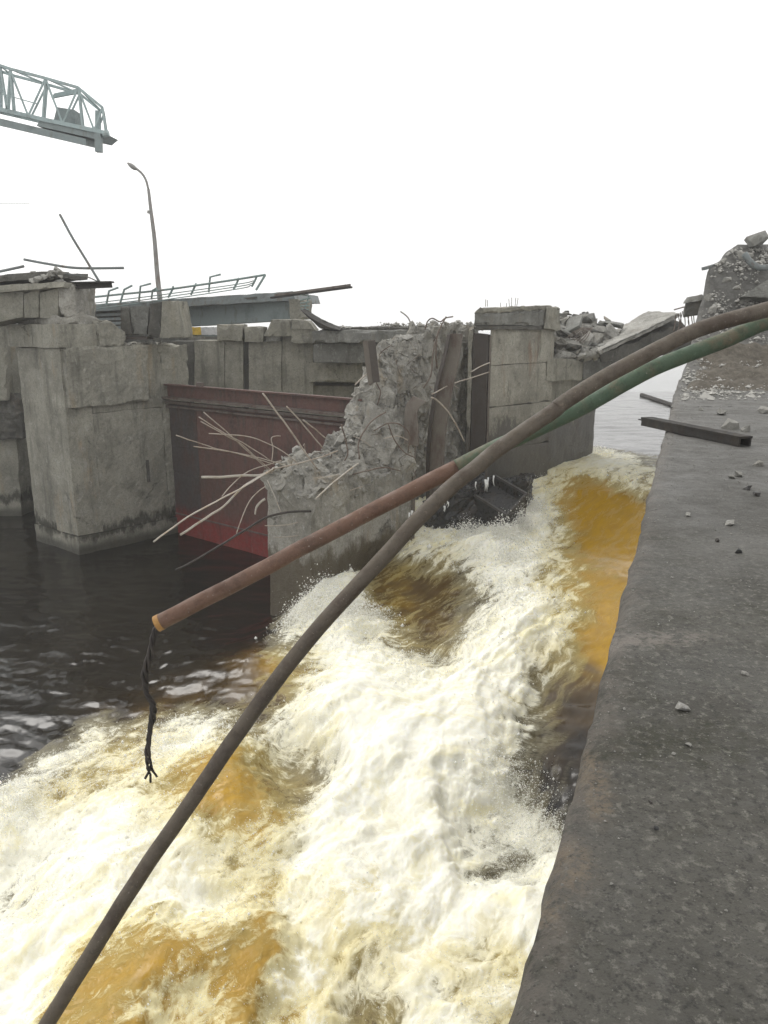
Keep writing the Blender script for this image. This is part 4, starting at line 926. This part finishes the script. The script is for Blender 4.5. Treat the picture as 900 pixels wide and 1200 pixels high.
# broken lumps still bound in the fracture
cnt = 0
while cnt < 230:
    q_ = r3.uniform(13.2, 21.6); s_ = r3.random(); p = QR(q_, RL_ + (rightr(q_) - RL_) * s_, pier_top(q_, s_ ** 1.3))
    d_ = bvh.ray_cast(Vector((p.x, p.y, 12)), Vector((0, 0, -1)))
    if d_[0] is None: continue
    sz_ = min(.55, .11 * r3.lognormvariate(.25, .55)); obj('rubble_chunk', rock(d_[0] + Vector((0, 0, sz_ * .1)), (sz_, sz_ * r3.uniform(.6, 1), sz_ * r3.uniform(.4, .8)), r3, 14, .35), M['chunk'] if r3.random() < .6 else M['broken'], BP); cnt += 1
# lumps in the slot wall
cnt = 0
sv, sf = [], []
while cnt < 2600:
    px, py = r3.uniform(320, 552), r3.uniform(380, 590)
    if py > 560 and r3.random() < .7: cnt += 1; continue
    h_ = on_core(px, py)
    if h_ is None: cnt += 1; continue
    sz_ = min(.3, .05 * r3.lognormvariate(.2, .6)); a_, b_ = rock(h_, (sz_, sz_, sz_ * .8), r3, 9, .4); sf += [tuple(i + len(sv) for i in t_) for t_ in b_]; sv += a_; cnt += 1
tag(obj('rubble_crumbs', (sv, sf), M['chunk'], BP), kind='stuff')
# loose slabs of the face: shells standing proud of the core
def shell(pts, Yoff, mat='broken', th=.16, name='face_slab'):
    P_ = []
    for (a, b) in pts:
        h_ = on_core(a, b); P_.append(D(a, b, (h_.y if h_ else 20.5) - Yoff))
    return obj(name, prism(P_, FD * th + Vector((0, 0, 0)), .07, .04, .07), M[mat], BP)
shell([(418, 512), (452, 545), (470, 505), (432, 470)], .12)
shell([(352, 602), (404, 590), (402, 556), (356, 560)], .05)
# steel arris angle at the corner of the pier
tag_ = obj('corner_angle', bar(QR(17.42, RR_ + .04, 1.5), QR(17.46, RR_ + .05, 5.35), .09), M['guide'], BP)
obj('curled_plate', loft([D(474, 520, 21.7), D(474, 490, 21.75), D(476, 474, 21.8), D(484, 464, 21.7)], [D(490, 523, 21.5), D(490, 500, 21.5), D(489, 482, 21.5), D(499, 471, 21.3)], 4, 12, .01, (.02, .05, 0)), M['guide'], BP)
# leaning guide columns
def column(name, pts_l, pts_r, Y, th, mat, lab, parent=None):
    L_ = [D(a, b, Y) for a, b in pts_l]; R_ = [D(a, b, Y - .08) for a, b in pts_r]
    o = obj(name, loft(L_, R_, 5, 22, .012, (.05, th, 0)), mat, parent); return o
GC = thing('leaning_guide', 'tall rust brown steel guide plate leaning in the rubble slot', 'guide plate', D(512, 600, 22.2))
column('web_plate', [(503, 598), (504, 520), (512, 462), (522, 420), (527, 391)], [(519, 592), (520, 520), (527, 470), (536, 425), (541, 391)], 22.5, .10, M['guide'], '', GC)
column('side_flange', [(499, 600), (500, 520), (508, 460), (518, 420), (524, 392)], [(503, 600), (504, 520), (512, 460), (522, 420), (527.5, 392)], 22.3, .35, M['guide_dark'], '', GC)
G2 = thing('pale_guide', 'short pale brown guide plate standing under the broken deck', 'guide plate', D(436, 450, 22.8))
column('web_plate', [(432, 452), (428, 425), (425, 400)], [(441, 446), (440, 425), (435, 398)], 21.7, .08, M['guide'], '', G2)
obj('edge_flange', bar(D(441, 448, 21.6), D(435.5, 399, 21.6), .05, .2), M['guide_dark'], G2)

# ------------------------------------------------------------------ right-hand pier block
B0 = D(552, 600, 24.9); B0 = Vector((B0.x, B0.y, 0)); 
P1_ = D(571, 500, 24.7); P2_ = D(646, 470, 27.0); P3_ = D(697, 500, 30.2)
RP = thing('right_pier', 'upright stained pier block with a heavy cap standing in the rapids', 'pier', Vector((P1_.x + 1, P1_.y + 1, 0)))
fz = (P2_ - P1_); fz.z = 0; fz.normalize(); bk = Vector((-fz.y, fz.x, 0))
pl = lift(P1_, 0) + bk * .02
def rp(nm, s0, s1, z0, z1, mat='right_pier', d_=0, dep=2.2, **kw):
    a = lift(P1_, z0) + fz * s0 - bk * d_; b = lift(P1_, z0) + fz * s1 - bk * d_
    return obj(nm, prism([a, b, lift(b, z1), lift(a, z1)], Vector((.3, 2.2, 0)), kw.get('res', .15), kw.get('amp', .015), kw.get('chip', .04)), M[mat], RP)
Lr = (lift(P2_, 0) - lift(P1_, 0)).length
zl = [-1, 3.6, 5.02, 6.35, 7.49]
for i in range(4): rp('cast_lift', .02, Lr, zl[i], zl[i + 1] - .012, d_=.0 + .006 * (i % 2), amp=.02)
# guide slot left of the block
sl = lift(P1_, 0); ls_ = D(552, 500, 24.9)
obj('slot_flange', prism([lift(ls_, 0), lift(P1_, 0) - fz * .06, lift(P1_, 7.3) - fz * .06, lift(ls_, 7.35)], (.15, .5, 0), .3, .01, .0), M['guide_dark'], RP)
lw = D(546, 500, 24.9)
obj('slot_edge', prism([lift(lw, 0), lift(ls_, 0) - Vector((.02, 0, 0)), lift(ls_, 7.4) - Vector((.02, 0, 0)), lift(lw, 7.4)], (.1, .6, 0), .15, .02, .05), M['right_pier'], RP)
obj('slot_lip', bar(lift(P1_, 0) - bk * .03 - fz * .01, lift(P1_, 7.25) - bk * .03 - fz * .01, .06, .06), M['guide'], RP)
# cap
cb = Vector((.22, 1.4, 0))
a_ = lift(P1_, 7.45) - fz * .95 - bk * .12; b_ = lift(P1_, 7.45) + fz * (Lr + .0) - bk * .12
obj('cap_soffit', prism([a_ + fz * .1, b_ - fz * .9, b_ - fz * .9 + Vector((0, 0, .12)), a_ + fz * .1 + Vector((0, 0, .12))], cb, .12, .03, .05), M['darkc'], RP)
obj('cap_block', prism([a_ + Vector((0, 0, .13)), b_ - fz * .75 + Vector((0, 0, .13)), b_ - fz * .75 + Vector((0, 0, .62)), a_ + fz * .1 + Vector((0, 0, .50))], cb, .09, .05, .14), M['greyc'], RP)
obj('cap_top', prism([a_ + fz * .05 + Vector((0, 0, .5)), b_ - fz * .4 + Vector((0, 0, .62)), b_ - fz * .45 + Vector((0, 0, .78)), a_ + fz * .35 + Vector((0, 0, .66))], cb, .09, .05, .12), M['wallc'], RP)
obj('cap_end', prism([b_ - fz * .95 - bk * .08, b_ + fz * .08 - bk * .08, b_ + fz * .02 + Vector((0, 0, .72)), b_ - fz * .8 + Vector((0, 0, .76)) - bk * .05], cb, .08, .07, .22), M['wallc'], RP)
for i in range(8): p = a_ + fz * rng.uniform(.9, 2.6) + bk * rng.uniform(0, .6) + Vector((0, 0, .7)); obj('rebar', tube([p, p + Vector((rng.uniform(-.06, .06), 0, rng.uniform(.12, .3)))], .009, 4), M['rebar_dark'], RP)
# back part of the pier running on to the right, with the pile cap carrying the fallen deck
a_ = lift(P2_, 0) + bk * .25; b_ = lift(P3_, 0)
ev = (b_ - a_).normalized(); eb = Vector((-ev.y, ev.x, 0))
obj('rear_wall', prism([lift(a_, -1), lift(b_, -1), lift(b_, 5.7), lift(a_, 5.7)], eb * 3, .2, .03, .05), M['right_pier'], RP)
pa, pb = D(640, 446, 26.8), D(752, 446, 30.5)
obj('cross_head', prism([pa, D(683, 446, 28.2), D(683, 421, 28.2), D(641, 420, 26.8)], (.4, 2, 0), .12, .025, .06), M['wallc'], RP)
obj('cross_head', prism([D(683.5, 446, 28.22), D(742, 446, 30.2), D(748, 420, 30.2), D(683.5, 421, 28.22)], (.4, 2, 0), .12, .025, .06), M['greyc'], RP)
for i in range(9):
    p = D(rng.uniform(650, 690), rng.uniform(418, 424), 27.5 + i * .05)
obj('drip_bolt', prism([D(640, 446, 26.7), D(651, 446, 26.9), D(650, 422, 26.9), D(641, 421, 26.7)], (0, .2, 0), .1, .04, .05), M['wallc'], RP)

# fallen deck panel
FS = thing('fallen_deck_panel', 'long pale bridge deck panel fallen aslant between pier and deck', 'slab', D(740, 420, 29))
tp = [D(702, 411, 27.2), D(797, 366, 29.6), D(760, 364, 31.6), D(690, 404, 29.8)]
n2 = (tp[1] - tp[0]).cross(tp[3] - tp[0]).normalized(); n2 = n2 if n2.z > 0 else -n2
lo = [p - n2 * .16 for p in tp]
obj('panel_top', hexa(lo, tp, .1, .035, .1), M['chunk'], FS)
beam_lo = [D(708, 423, 27.6), D(800, 408, 29.6), D(815, 402, 31), D(720, 418, 29.6)]
obj('panel_girder', hexa([D(704, 424, 27.7), D(818, 412, 29.7), D(826, 410, 31.4), D(710, 420, 29.6)], [lo[0] + n2 * .01 + Vector((.1, .3, 0)), D(800, 377, 29.8), lo[2] - Vector((0, .2, 0)), lo[3] + Vector((.2, -.1, 0))], .14, .05, .06), M['darkc'], FS)
obj('girder_rib', prism([D(708, 412, 27.4), D(794, 372, 29.5), D(794, 369, 29.5), D(706, 409, 27.2)], (.05, .2, -.05), .2, .02, .02), M['greyc'], FS)
for i in range(9):
    x0 = 792 + i * 2.6; obj('hanging_rebar', tube(cat([D(x0, 367 + rng.uniform(-3, 4), 29), D(x0 + rng.uniform(-3, 3), 380, 29), D(x0 + rng.uniform(-5, 8), 388 + rng.uniform(-5, 5), 28.8)]), .018, 5), M['rebar_dark'], FS)
obj('hanging_rebar', tube(cat([D(790, 363, 29), D(805, 359, 28.6), D(822, 356, 27.5)]), .025, 5), M['rebar_dark'], FS)

# rubble heap on the cross head: every sizeable piece its own part
RH = thing('rubble_heap', 'heap of grey concrete slabs and lumps piled behind the pier cap', 'rubble', D(680, 420, 29))
r4 = random.Random(23)
for i in range(270):
    px = r4.uniform(648, 722); t_ = (px - 648) / 74
    top = 369 + 10 * t_ ** 2 + 6 * math.sin(px * .3); py = r4.uniform(top, 420 - 2 * t_); Y = 28 + (418 - py) / 46 * 2.6 + r4.uniform(-.2, .2)
    s_ = min(1.0, .22 * r4.lognormvariate(.25, .6)); flat = r4.uniform(.25, .7)
    obj('rubble_piece', rock(D(px, py, Y), (s_, s_ * r4.uniform(.5, 1), s_ * flat), r4, 16, .3), M[r4.choice(['chunk', 'chunk', 'greyc', 'broken', 'darkc'])], RH)
for px, py, Y, a, b, c_, mt in ((672, 380, 29.4, 1.1, .7, .16, 'greyc'), (705, 388, 29.3, .7, .5, .3, 'chunk'), (660, 388, 29.2, .9, .6, .18, 'greyc'), (688, 400, 28.7, .8, .4, .35, 'chunk'), (656, 400, 28.6, .7, .5, .3, 'broken'), (683, 413, 28.2, .5, .3, .5, 'chunk'), (697, 415, 28.1, .35, .3, .42, 'chunk'), (663, 411, 28.3, .8, .4, .25, 'broken'), (715, 380, 30, 1, .6, .2, 'greyc'), (688, 373, 30, .6, .5, .3, 'greyc')):
    obj('rubble_slab', rock(D(px, py, Y), (a, b, c_), r4, 20, .15), M[mt], RH)
for i in range(7): p = D(664 + i * 3, 396 + i, 28.2); obj('rebar', tube([p, D(674 + i * 2.4, 388 + i * 1.2, 28.4), D(682 + i * 2, 384, 28.7)], .016, 5), M['rebar_dark'], RH)
tag(obj('heap_base', prism([D(646, 424, 29), D(730, 424, 30.2), D(722, 398, 31), D(650, 384, 30)], (.3, 2.5, 0), .14, .12, .1), M['darkc'], RH))
ci = [('spalled_crumbs', [(r4.uniform(440, 560), r4.uniform(379, 384)) for _ in range(160)])]
pts = [D(a, b + rng.uniform(-1.5, 1), rng.uniform(29.6, 31)) for a, b in ci[0][1]] + [D(rng.uniform(375, 450), 384.5, rng.uniform(30.5, 31.5)) for _ in range(60)]
scatter('rubble_crumbs', pts, [.09 * rng.lognormvariate(0, .6) for _ in pts], M['chunk'], 'small rubble crumbs lining the top of the broken deck')

# ------------------------------------------------------------------ splayed rebar
def rod(pts, Y0, Y1, r_, mat, ecc=(1, 1), name='rebar', label=None, n=5):
    m_ = len(pts); P_ = []
    for i, (a, b) in enumerate(pts): P_.append(D(a, b, Y0 + (Y1 - Y0) * i / (m_ - 1)))
    o = obj(name, tube(cat(P_, n), r_, 6, ecc=ecc, wob=.012), M[mat], BP, True)
    if label: o['label'] = label
    return o
w_ = .0135
for pts_, y0, y1, r_, mt in [([(239, 483), (272, 512), (319, 555)], 17.6, 19, w_, 'rebar'), ([(233, 489), (262, 507), (290, 522), (317, 540)], 17.5, 19, w_, 'rebar'), ([(235, 494), (264, 510), (284, 521), (300, 536), (320, 553)], 17.8, 19, w_, 'rebar'),
   ([(245, 508), (287, 511), (315, 520), (337, 533), (350, 545)], 17.8, 19.1, w_, 'rebar'), ([(206, 510), (230, 518), (255, 526), (292, 534), (329, 543)], 17.2, 18.9, w_, 'rebar'), ([(227, 523), (262, 528), (287, 534), (322, 544)], 17.4, 18.9, w_ * 1.1, 'rebar'),
   ([(180, 635), (220, 606), (260, 584), (285, 571), (303, 560), (322, 548)], 16.6, 18.8, .02, 'strap'), ([(308, 461), (322, 480), (340, 504), (355, 526), (372, 550)], 18.6, 19.4, .022, 'rebar'), ([(336, 476), (355, 497), (379, 526)], 19, 20, .018, 'rebar'), ([(355, 492), (368, 502), (382, 514)], 19.2, 20, .018, 'rebar'),
   ([(277, 625), (284, 606), (292, 588), (301, 578), (311, 570)], 18, 18.9, .014, 'rebar'), ([(318, 541), (320, 525), (318, 514), (323, 511), (329, 511)], 18.8, 19, .012, 'rebar'), ([(260, 582), (272, 568), (290, 553), (312, 545), (330, 540)], 18, 19, .014, 'rebar'),
   ([(320, 550), (350, 543), (378, 535), (396, 528)], 18.8, 19.4, .018, 'rebar'), ([(368, 587), (379, 576), (390, 566), (402, 556), (420, 543)], 18.6, 19.4, .02, 'strap'), ([(310, 616), (330, 616), (352, 611), (372, 600)], 18.6, 18.8, .012, 'rebar'), ([(321, 630), (345, 628), (366, 622)], 18.7, 18.8, .011, 'rebar'),
   ([(469, 365), (478, 372), (483, 383)], 24.5, 24.5, .02, 'rebar_dark'), ([(498, 386), (501, 377), (507, 373), (516, 377), (522, 373), (531, 371)], 23.5, 23.5, .022, 'rebar_dark'), ([(512, 432), (511, 410), (513, 392), (518, 380), (523, 371)], 23, 23, .02, 'rebar_dark'),
   ([(505, 466), (512, 469), (523, 480), (534, 497), (544, 517)], 21.6, 22.3, .022, 'rebar'), ([(506, 462), (530, 450), (552, 443), (573, 436)], 21.8, 24.4, .018, 'rebar'), ([(552, 436), (562, 430), (574, 425)], 24.2, 24.4, .02, 'strap'), ([(416, 451), (424, 443), (432, 437)], 21.5, 22, .018, 'rebar'),
   ([(421, 538), (420, 520), (428, 503), (440, 490), (452, 483)], 20, 20.8, .02, 'rebar_dark'), ([(438, 505), (455, 496), (470, 498), (480, 510), (478, 530)], 20.4, 21, .018, 'rebar_dark'), ([(455, 497), (462, 515), (474, 530), (486, 536)], 20.5, 21, .018, 'rebar_dark'), ([(400, 497), (404, 512), (408, 530), (404, 540)], 19.8, 19.9, .018, 'rebar_dark'),
   ([(496, 455), (505, 440), (507, 420), (510, 400)], 22.4, 22.6, .018, 'rebar_dark'), ([(400, 560), (425, 553), (450, 548), (470, 552)], 19.6, 20.5, .018, 'rebar_dark'), ([(438, 430), (441, 448), (446, 460), (442, 475)], 21.8, 22, .016, 'rebar_dark'), ([(450, 514), (466, 511), (478, 516)], 20.6, 21, .016, 'rebar'), ([(372, 560), (400, 575), (425, 570)], 19.2, 19.8, .014, 'rebar')]:
    rod(pts_, y0, y1, r_, mt)
rod([(236, 559), (262, 559), (285, 557), (304, 557), (320, 552)], 17.6, 18.9, .034, 'strap', (.35, 1), 'steel_strap')
rod([(211, 627), (240, 608), (260, 595), (276, 579), (286, 570), (306, 557), (322, 550)], 16.8, 18.9, .031, 'strap', (.4, 1), 'steel_strap')
rod([(313, 563), (321, 580), (329, 600)], 18.5, 18.6, .035, 'strap', (.3, 1), 'steel_strap')
rod([(299, 603), (301, 594), (306, 588), (311, 585)], 18.4, 18.6, .035, 'strap', (.3, 1), 'steel_strap')
rod([(206, 668), (230, 656), (268, 633), (300, 613), (319, 604), (340, 600), (364, 599)], 16.8, 18.5, .028, 'cable', name='loose_cable')
r5 = random.Random(3)
for i in range(95):          # short bent ends standing out of the fracture
    px, py = r5.uniform(350, 548), r5.uniform(400, 560); h_ = on_core(px, py)
    if h_ is None: continue
    a = h_ + Vector((0, .1, 0)); d1 = Vector((r5.uniform(-.5, .5), r5.uniform(-.35, -.05), r5.uniform(-.4, .5)))
    obj('rebar', tube(cat([a, a + d1 * .5, a + d1 + Vector((r5.uniform(-.2, .2), 0, r5.uniform(-.25, .1)))]), r5.choice([.007, .009, .012]), 5), M[r5.choice(['rebar', 'rebar_dark'])], BP)

# ------------------------------------------------------------------ black steel box and frozen drips at the fall
ST = thing('steel_trough', 'black wet steel box wreck jammed beside the pier at the fall', 'wreck', D(585, 600, 22))
M['box_face'] = rusty('wet_grey_box_steel', (.075, .072, .068), rust=(.05, .046, .04), rough=.4)
kb = 1 + .30 * (hit(594, 614)[1] / 21.5 - 1)
bx4 = [D(556, 580, 22.3 * kb), D(594, 604, 21.5 * kb), D(617, 579, 22.0 * kb), D(579, 557, 23.1 * kb)]
for a, b, mt in ((0, 1, 'blacksteel'), (1, 2, 'box_face'), (2, 3, 'blacksteel'), (3, 0, 'blacksteel')):
    pa_, pb_ = bx4[a], bx4[b]; dn = Vector((.05, .1, -.75))
    inw = ((bx4[0] + bx4[2]) / 2 - (pa_ + pb_) / 2).normalized() * .04
    obj('box_side', prism([Vector((pa_.x, pa_.y, min(pa_.z - .3, water_z(pa_.x, pa_.y) - .2))), Vector((pb_.x, pb_.y, min(pb_.z - .3, water_z(pb_.x, pb_.y) - .2))), pb_, pa_], inw, .12, .015, .01), M[mt], ST)
    obj('box_rim', bar(pa_, pb_, .09, .07), M['box_face' if a < 3 else 'blacksteel'], ST)
obj('box_floor', hexa([p + Vector((.05, .1, -.42)) for p in bx4], [p + Vector((.05, .1, -.2)) for p in bx4], .15, .01, .01), M['blacksteel'], ST)


DR = thing('dark_rock_ledge', 'black wet broken footing between the two piers at the fall', 'footing', D(530, 600, 23))
obj('ledge_mass', prism([D(486, 690, 22.2), D(560, 640, 22.6), D(566, 566, 23.2), D(486, 600, 22.6)], (.4, 2.5, 0), .12, .2, .1), M['blacksteel'], DR)
obj('ledge_mass', prism([D(556, 650, 23.2), D(620, 610, 24.0), D(616, 563, 24.2), D(556, 572, 23.6)], (.4, 1.2, 0), .12, .2, .1), M['blacksteel'], DR)
r6 = random.Random(8)
for n_, (x0, x1, y0, Yc) in enumerate([(516, 536, 588, 22.2), (556, 582, 560, 22.6), (478, 492, 600, 21.2)]):
    t = thing('icicle_cluster', ['white icicles hanging low on the black ledge', 'white icicles hanging over the black steel box', 'small white icicles beside the broken pier corner'][n_], 'icicles', D((x0 + x1) / 2, y0, Yc))
    for i in range(5):
        px = r6.uniform(x0, x1); yy_ = y0 + r6.uniform(-4, 5); ln = r6.uniform(5, 15)
        obj('icicle', tube([D(px, yy_, Yc), D(px + r6.uniform(-1, 1), yy_ + ln * .5, Yc), D(px + r6.uniform(-1, 1), yy_ + ln, Yc)], lambda q_: (.022 + .012 * (i % 2)) * (1 - q_) ** .7 + .004, 6), M['ice'], t, True)
o = obj('floating_log', tube([D(757, 463, 0) if False else G(752, 463, 2.45), G(795, 478, 2.45)], .16, 7, wob=.1), M['beamsteel']); tag(o, 'dark log drifting on the pale reservoir near the deck', 'log')

# ------------------------------------------------------------------ spray: droplets thrown up from the foam
rs = np.random.default_rng(4)
FdG = Fd.reshape(NR, NC)
cells = []
prob = (sstep(.3, .5, Fd) * sstep(.98, .7, Fm) * (.15 + sstep(.0, .5, foamy + Hm)) * (ys.repeat(NC) ** 1.0)); prob = prob * (y < 27); prob /= prob.sum()
NS = 40000
pick = rs.choice(len(prob), NS, p=prob)
clump = fbm(x[pick] * 1.6, y[pick] * 1.6, 3, 201)
hgt = np.abs(rs.normal(0, 1, NS)) * (.025 + .16 * sstep(.0, .5, clump))
P0 = np.stack([x[pick] + rs.normal(0, .05, NS), y[pick] + rs.normal(0, .05, NS), zz[pick] + hgt + .005], 1)
# marked splashes
def splash(px, py, z_, n, sx, sh, lean=(0, 0)):
    a = G(px, py, z_); q2 = rs.normal(0, 1, (n, 2)) * sx; h2 = np.abs(rs.normal(0, 1, n)) * sh * np.exp(-(q2 ** 2).sum(1) / (2 * sx * sx) * .6)
    X = a.x + q2[:, 0] + lean[0] * h2; Y_ = a.y + q2[:, 1] + lean[1] * h2
    return np.stack([X, Y_, np.array([water_z(i, j) for i, j in zip(X, Y_)]) + h2], 1)
Ps = [P0, splash(385, 735, .4, 5000, .45, .35, (-.3, 0)), splash(358, 745, .3, 2500, .3, .3, (-.6, 0)), splash(625, 960, .1, 5000, .35, .22), splash(600, 905, .3, 3000, .35, .25), splash(10, 960, .2, 2500, .35, .18, (-.4, .3)), splash(45, 925, .2, 2000, .3, .15),
      splash(600, 640, 1.8, 2500, .3, .25), splash(592, 622, 1.8, 3500, .3, .3), splash(612, 610, 1.9, 2500, .2, .3), splash(548, 622, 1.6, 2500, .35, .25), splash(620, 585, 2.2, 2500, .35, .2), splash(700, 535, 2.45, 1500, .4, .12), splash(190, 868, .3, 1500, .3, .12), splash(420, 740, .5, 3000, .4, .3)]
P = np.concatenate(Ps); n_ = len(P)
NM = 60000
prob2 = sstep(.3, .6, Fd) * sstep(1.0, .75, Fm) * (ys.repeat(NC) ** 1.0) * (y < 26) * sstep(-.1, .45, fbm(x * .8, y * .8, 3, 301)); prob2 /= prob2.sum()
pk = rs.choice(len(prob2), NM, p=prob2)
puff = sstep(-.2, .5, fbm(x[pk] * 1.3, y[pk] * 1.3, 4, 303)) ** 1.5
Pm = np.stack([x[pk] + rs.normal(0, .09, NM), y[pk] + rs.normal(0, .09, NM), zz[pk] + np.abs(rs.normal(0, 1, NM)) * (.02 + .12 * puff)], 1)
dist = np.linalg.norm(P - np.array([0, 0, CAMZ]), axis=1)
s_ = .0036 * rs.lognormal(0, .6, n_) * np.clip(dist / 12, .6, 2)
oct_ = np.array([[1, 0, 0], [0, 1, 0], [-1, 0, 0], [0, -1, 0], [0, 0, 1.3], [0, 0, -1.3]], float); fc = np.array([[0, 1, 4], [1, 2, 4], [2, 3, 4], [3, 0, 4], [1, 0, 5], [2, 1, 5], [3, 2, 5], [0, 3, 5]])
VV = (P[:, None, :] + oct_[None] * s_[:, None, None]).reshape(-1, 3); FF = (fc[None] + (np.arange(n_) * 6)[:, None, None]).reshape(-1, 3)
tet = np.array([[1, 1, 1], [1, -1, -1], [-1, 1, -1], [-1, -1, 1]], float); tfc = np.array([[0, 1, 2], [0, 3, 1], [0, 2, 3], [1, 3, 2]])
sm = .0028 * rs.lognormal(0, .4, NM) * np.clip(np.linalg.norm(Pm - np.array([0, 0, CAMZ]), axis=1) / 10, .7, 2)
VV = np.concatenate([VV, (Pm[:, None, :] + tet[None] * sm[:, None, None]).reshape(-1, 3)])
FF = np.concatenate([FF, (tfc[None] + (np.arange(NM) * 4)[:, None, None]).reshape(-1, 3) + n_ * 6])
me2 = bpy.data.meshes.new('spray'); me2.vertices.add(len(VV)); me2.vertices.foreach_set('co', VV.ravel().astype(np.float32))
me2.loops.add(FF.size); me2.loops.foreach_set('vertex_index', FF.ravel().astype(np.int32)); me2.polygons.add(len(FF)); me2.polygons.foreach_set('loop_start', np.arange(0, FF.size, 3, dtype=np.int32))
me2.polygons.foreach_set('use_smooth', np.ones(len(FF), bool)); me2.update(calc_edges=True)
k = NB('spray_droplets'); k.b.inputs['Base Color'].default_value = (.97, .965, .93, 1); k.b.inputs['Roughness'].default_value = .6
tl2 = k.n('ShaderNodeBsdfTranslucent'); tl2.inputs[0].default_value = (.97, .965, .93, 1); mx = k.n('ShaderNodeMixShader'); mx.inputs[0].default_value = .5
k.l(k.b.outputs[0], mx.inputs[1]); k.l(tl2.outputs[0], mx.inputs[2]); k.l(mx.outputs[0], k.out.inputs[0]); me2.materials.append(k.m)
tag(bpy.data.objects.new('spray', me2), 'white droplets and spray flung up over the rapids', kind='stuff'); C.objects.link(bpy.data.objects['spray'])

# ------------------------------------------------------------------ thin damp air over the whole place
V, F = hexa([(-920, -60, -4), (920, -60, -4), (920, 1420, -4), (-920, 1420, -4)], [(-920, -60, 24), (920, -60, 24), (920, 1420, 24), (-920, 1420, 24)], 99999, 0, 0)
hz = obj('haze', (V, F), M['water'], origin=(0, 0, -4)); hz.data.materials.clear()
hm = bpy.data.materials.new('damp_air'); hm.use_nodes = True; hm.node_tree.nodes.clear()
pv = hm.node_tree.nodes.new('ShaderNodeVolumePrincipled'); pv.inputs['Color'].default_value = (1, 1, 1, 1); pv.inputs['Density'].default_value = .0011
ho = hm.node_tree.nodes.new('ShaderNodeOutputMaterial'); hm.node_tree.links.new(pv.outputs[0], ho.inputs['Volume']); hz.data.materials.append(hm)
tag(hz, 'thin pale damp air over the river and the ruined dam', kind='stuff')
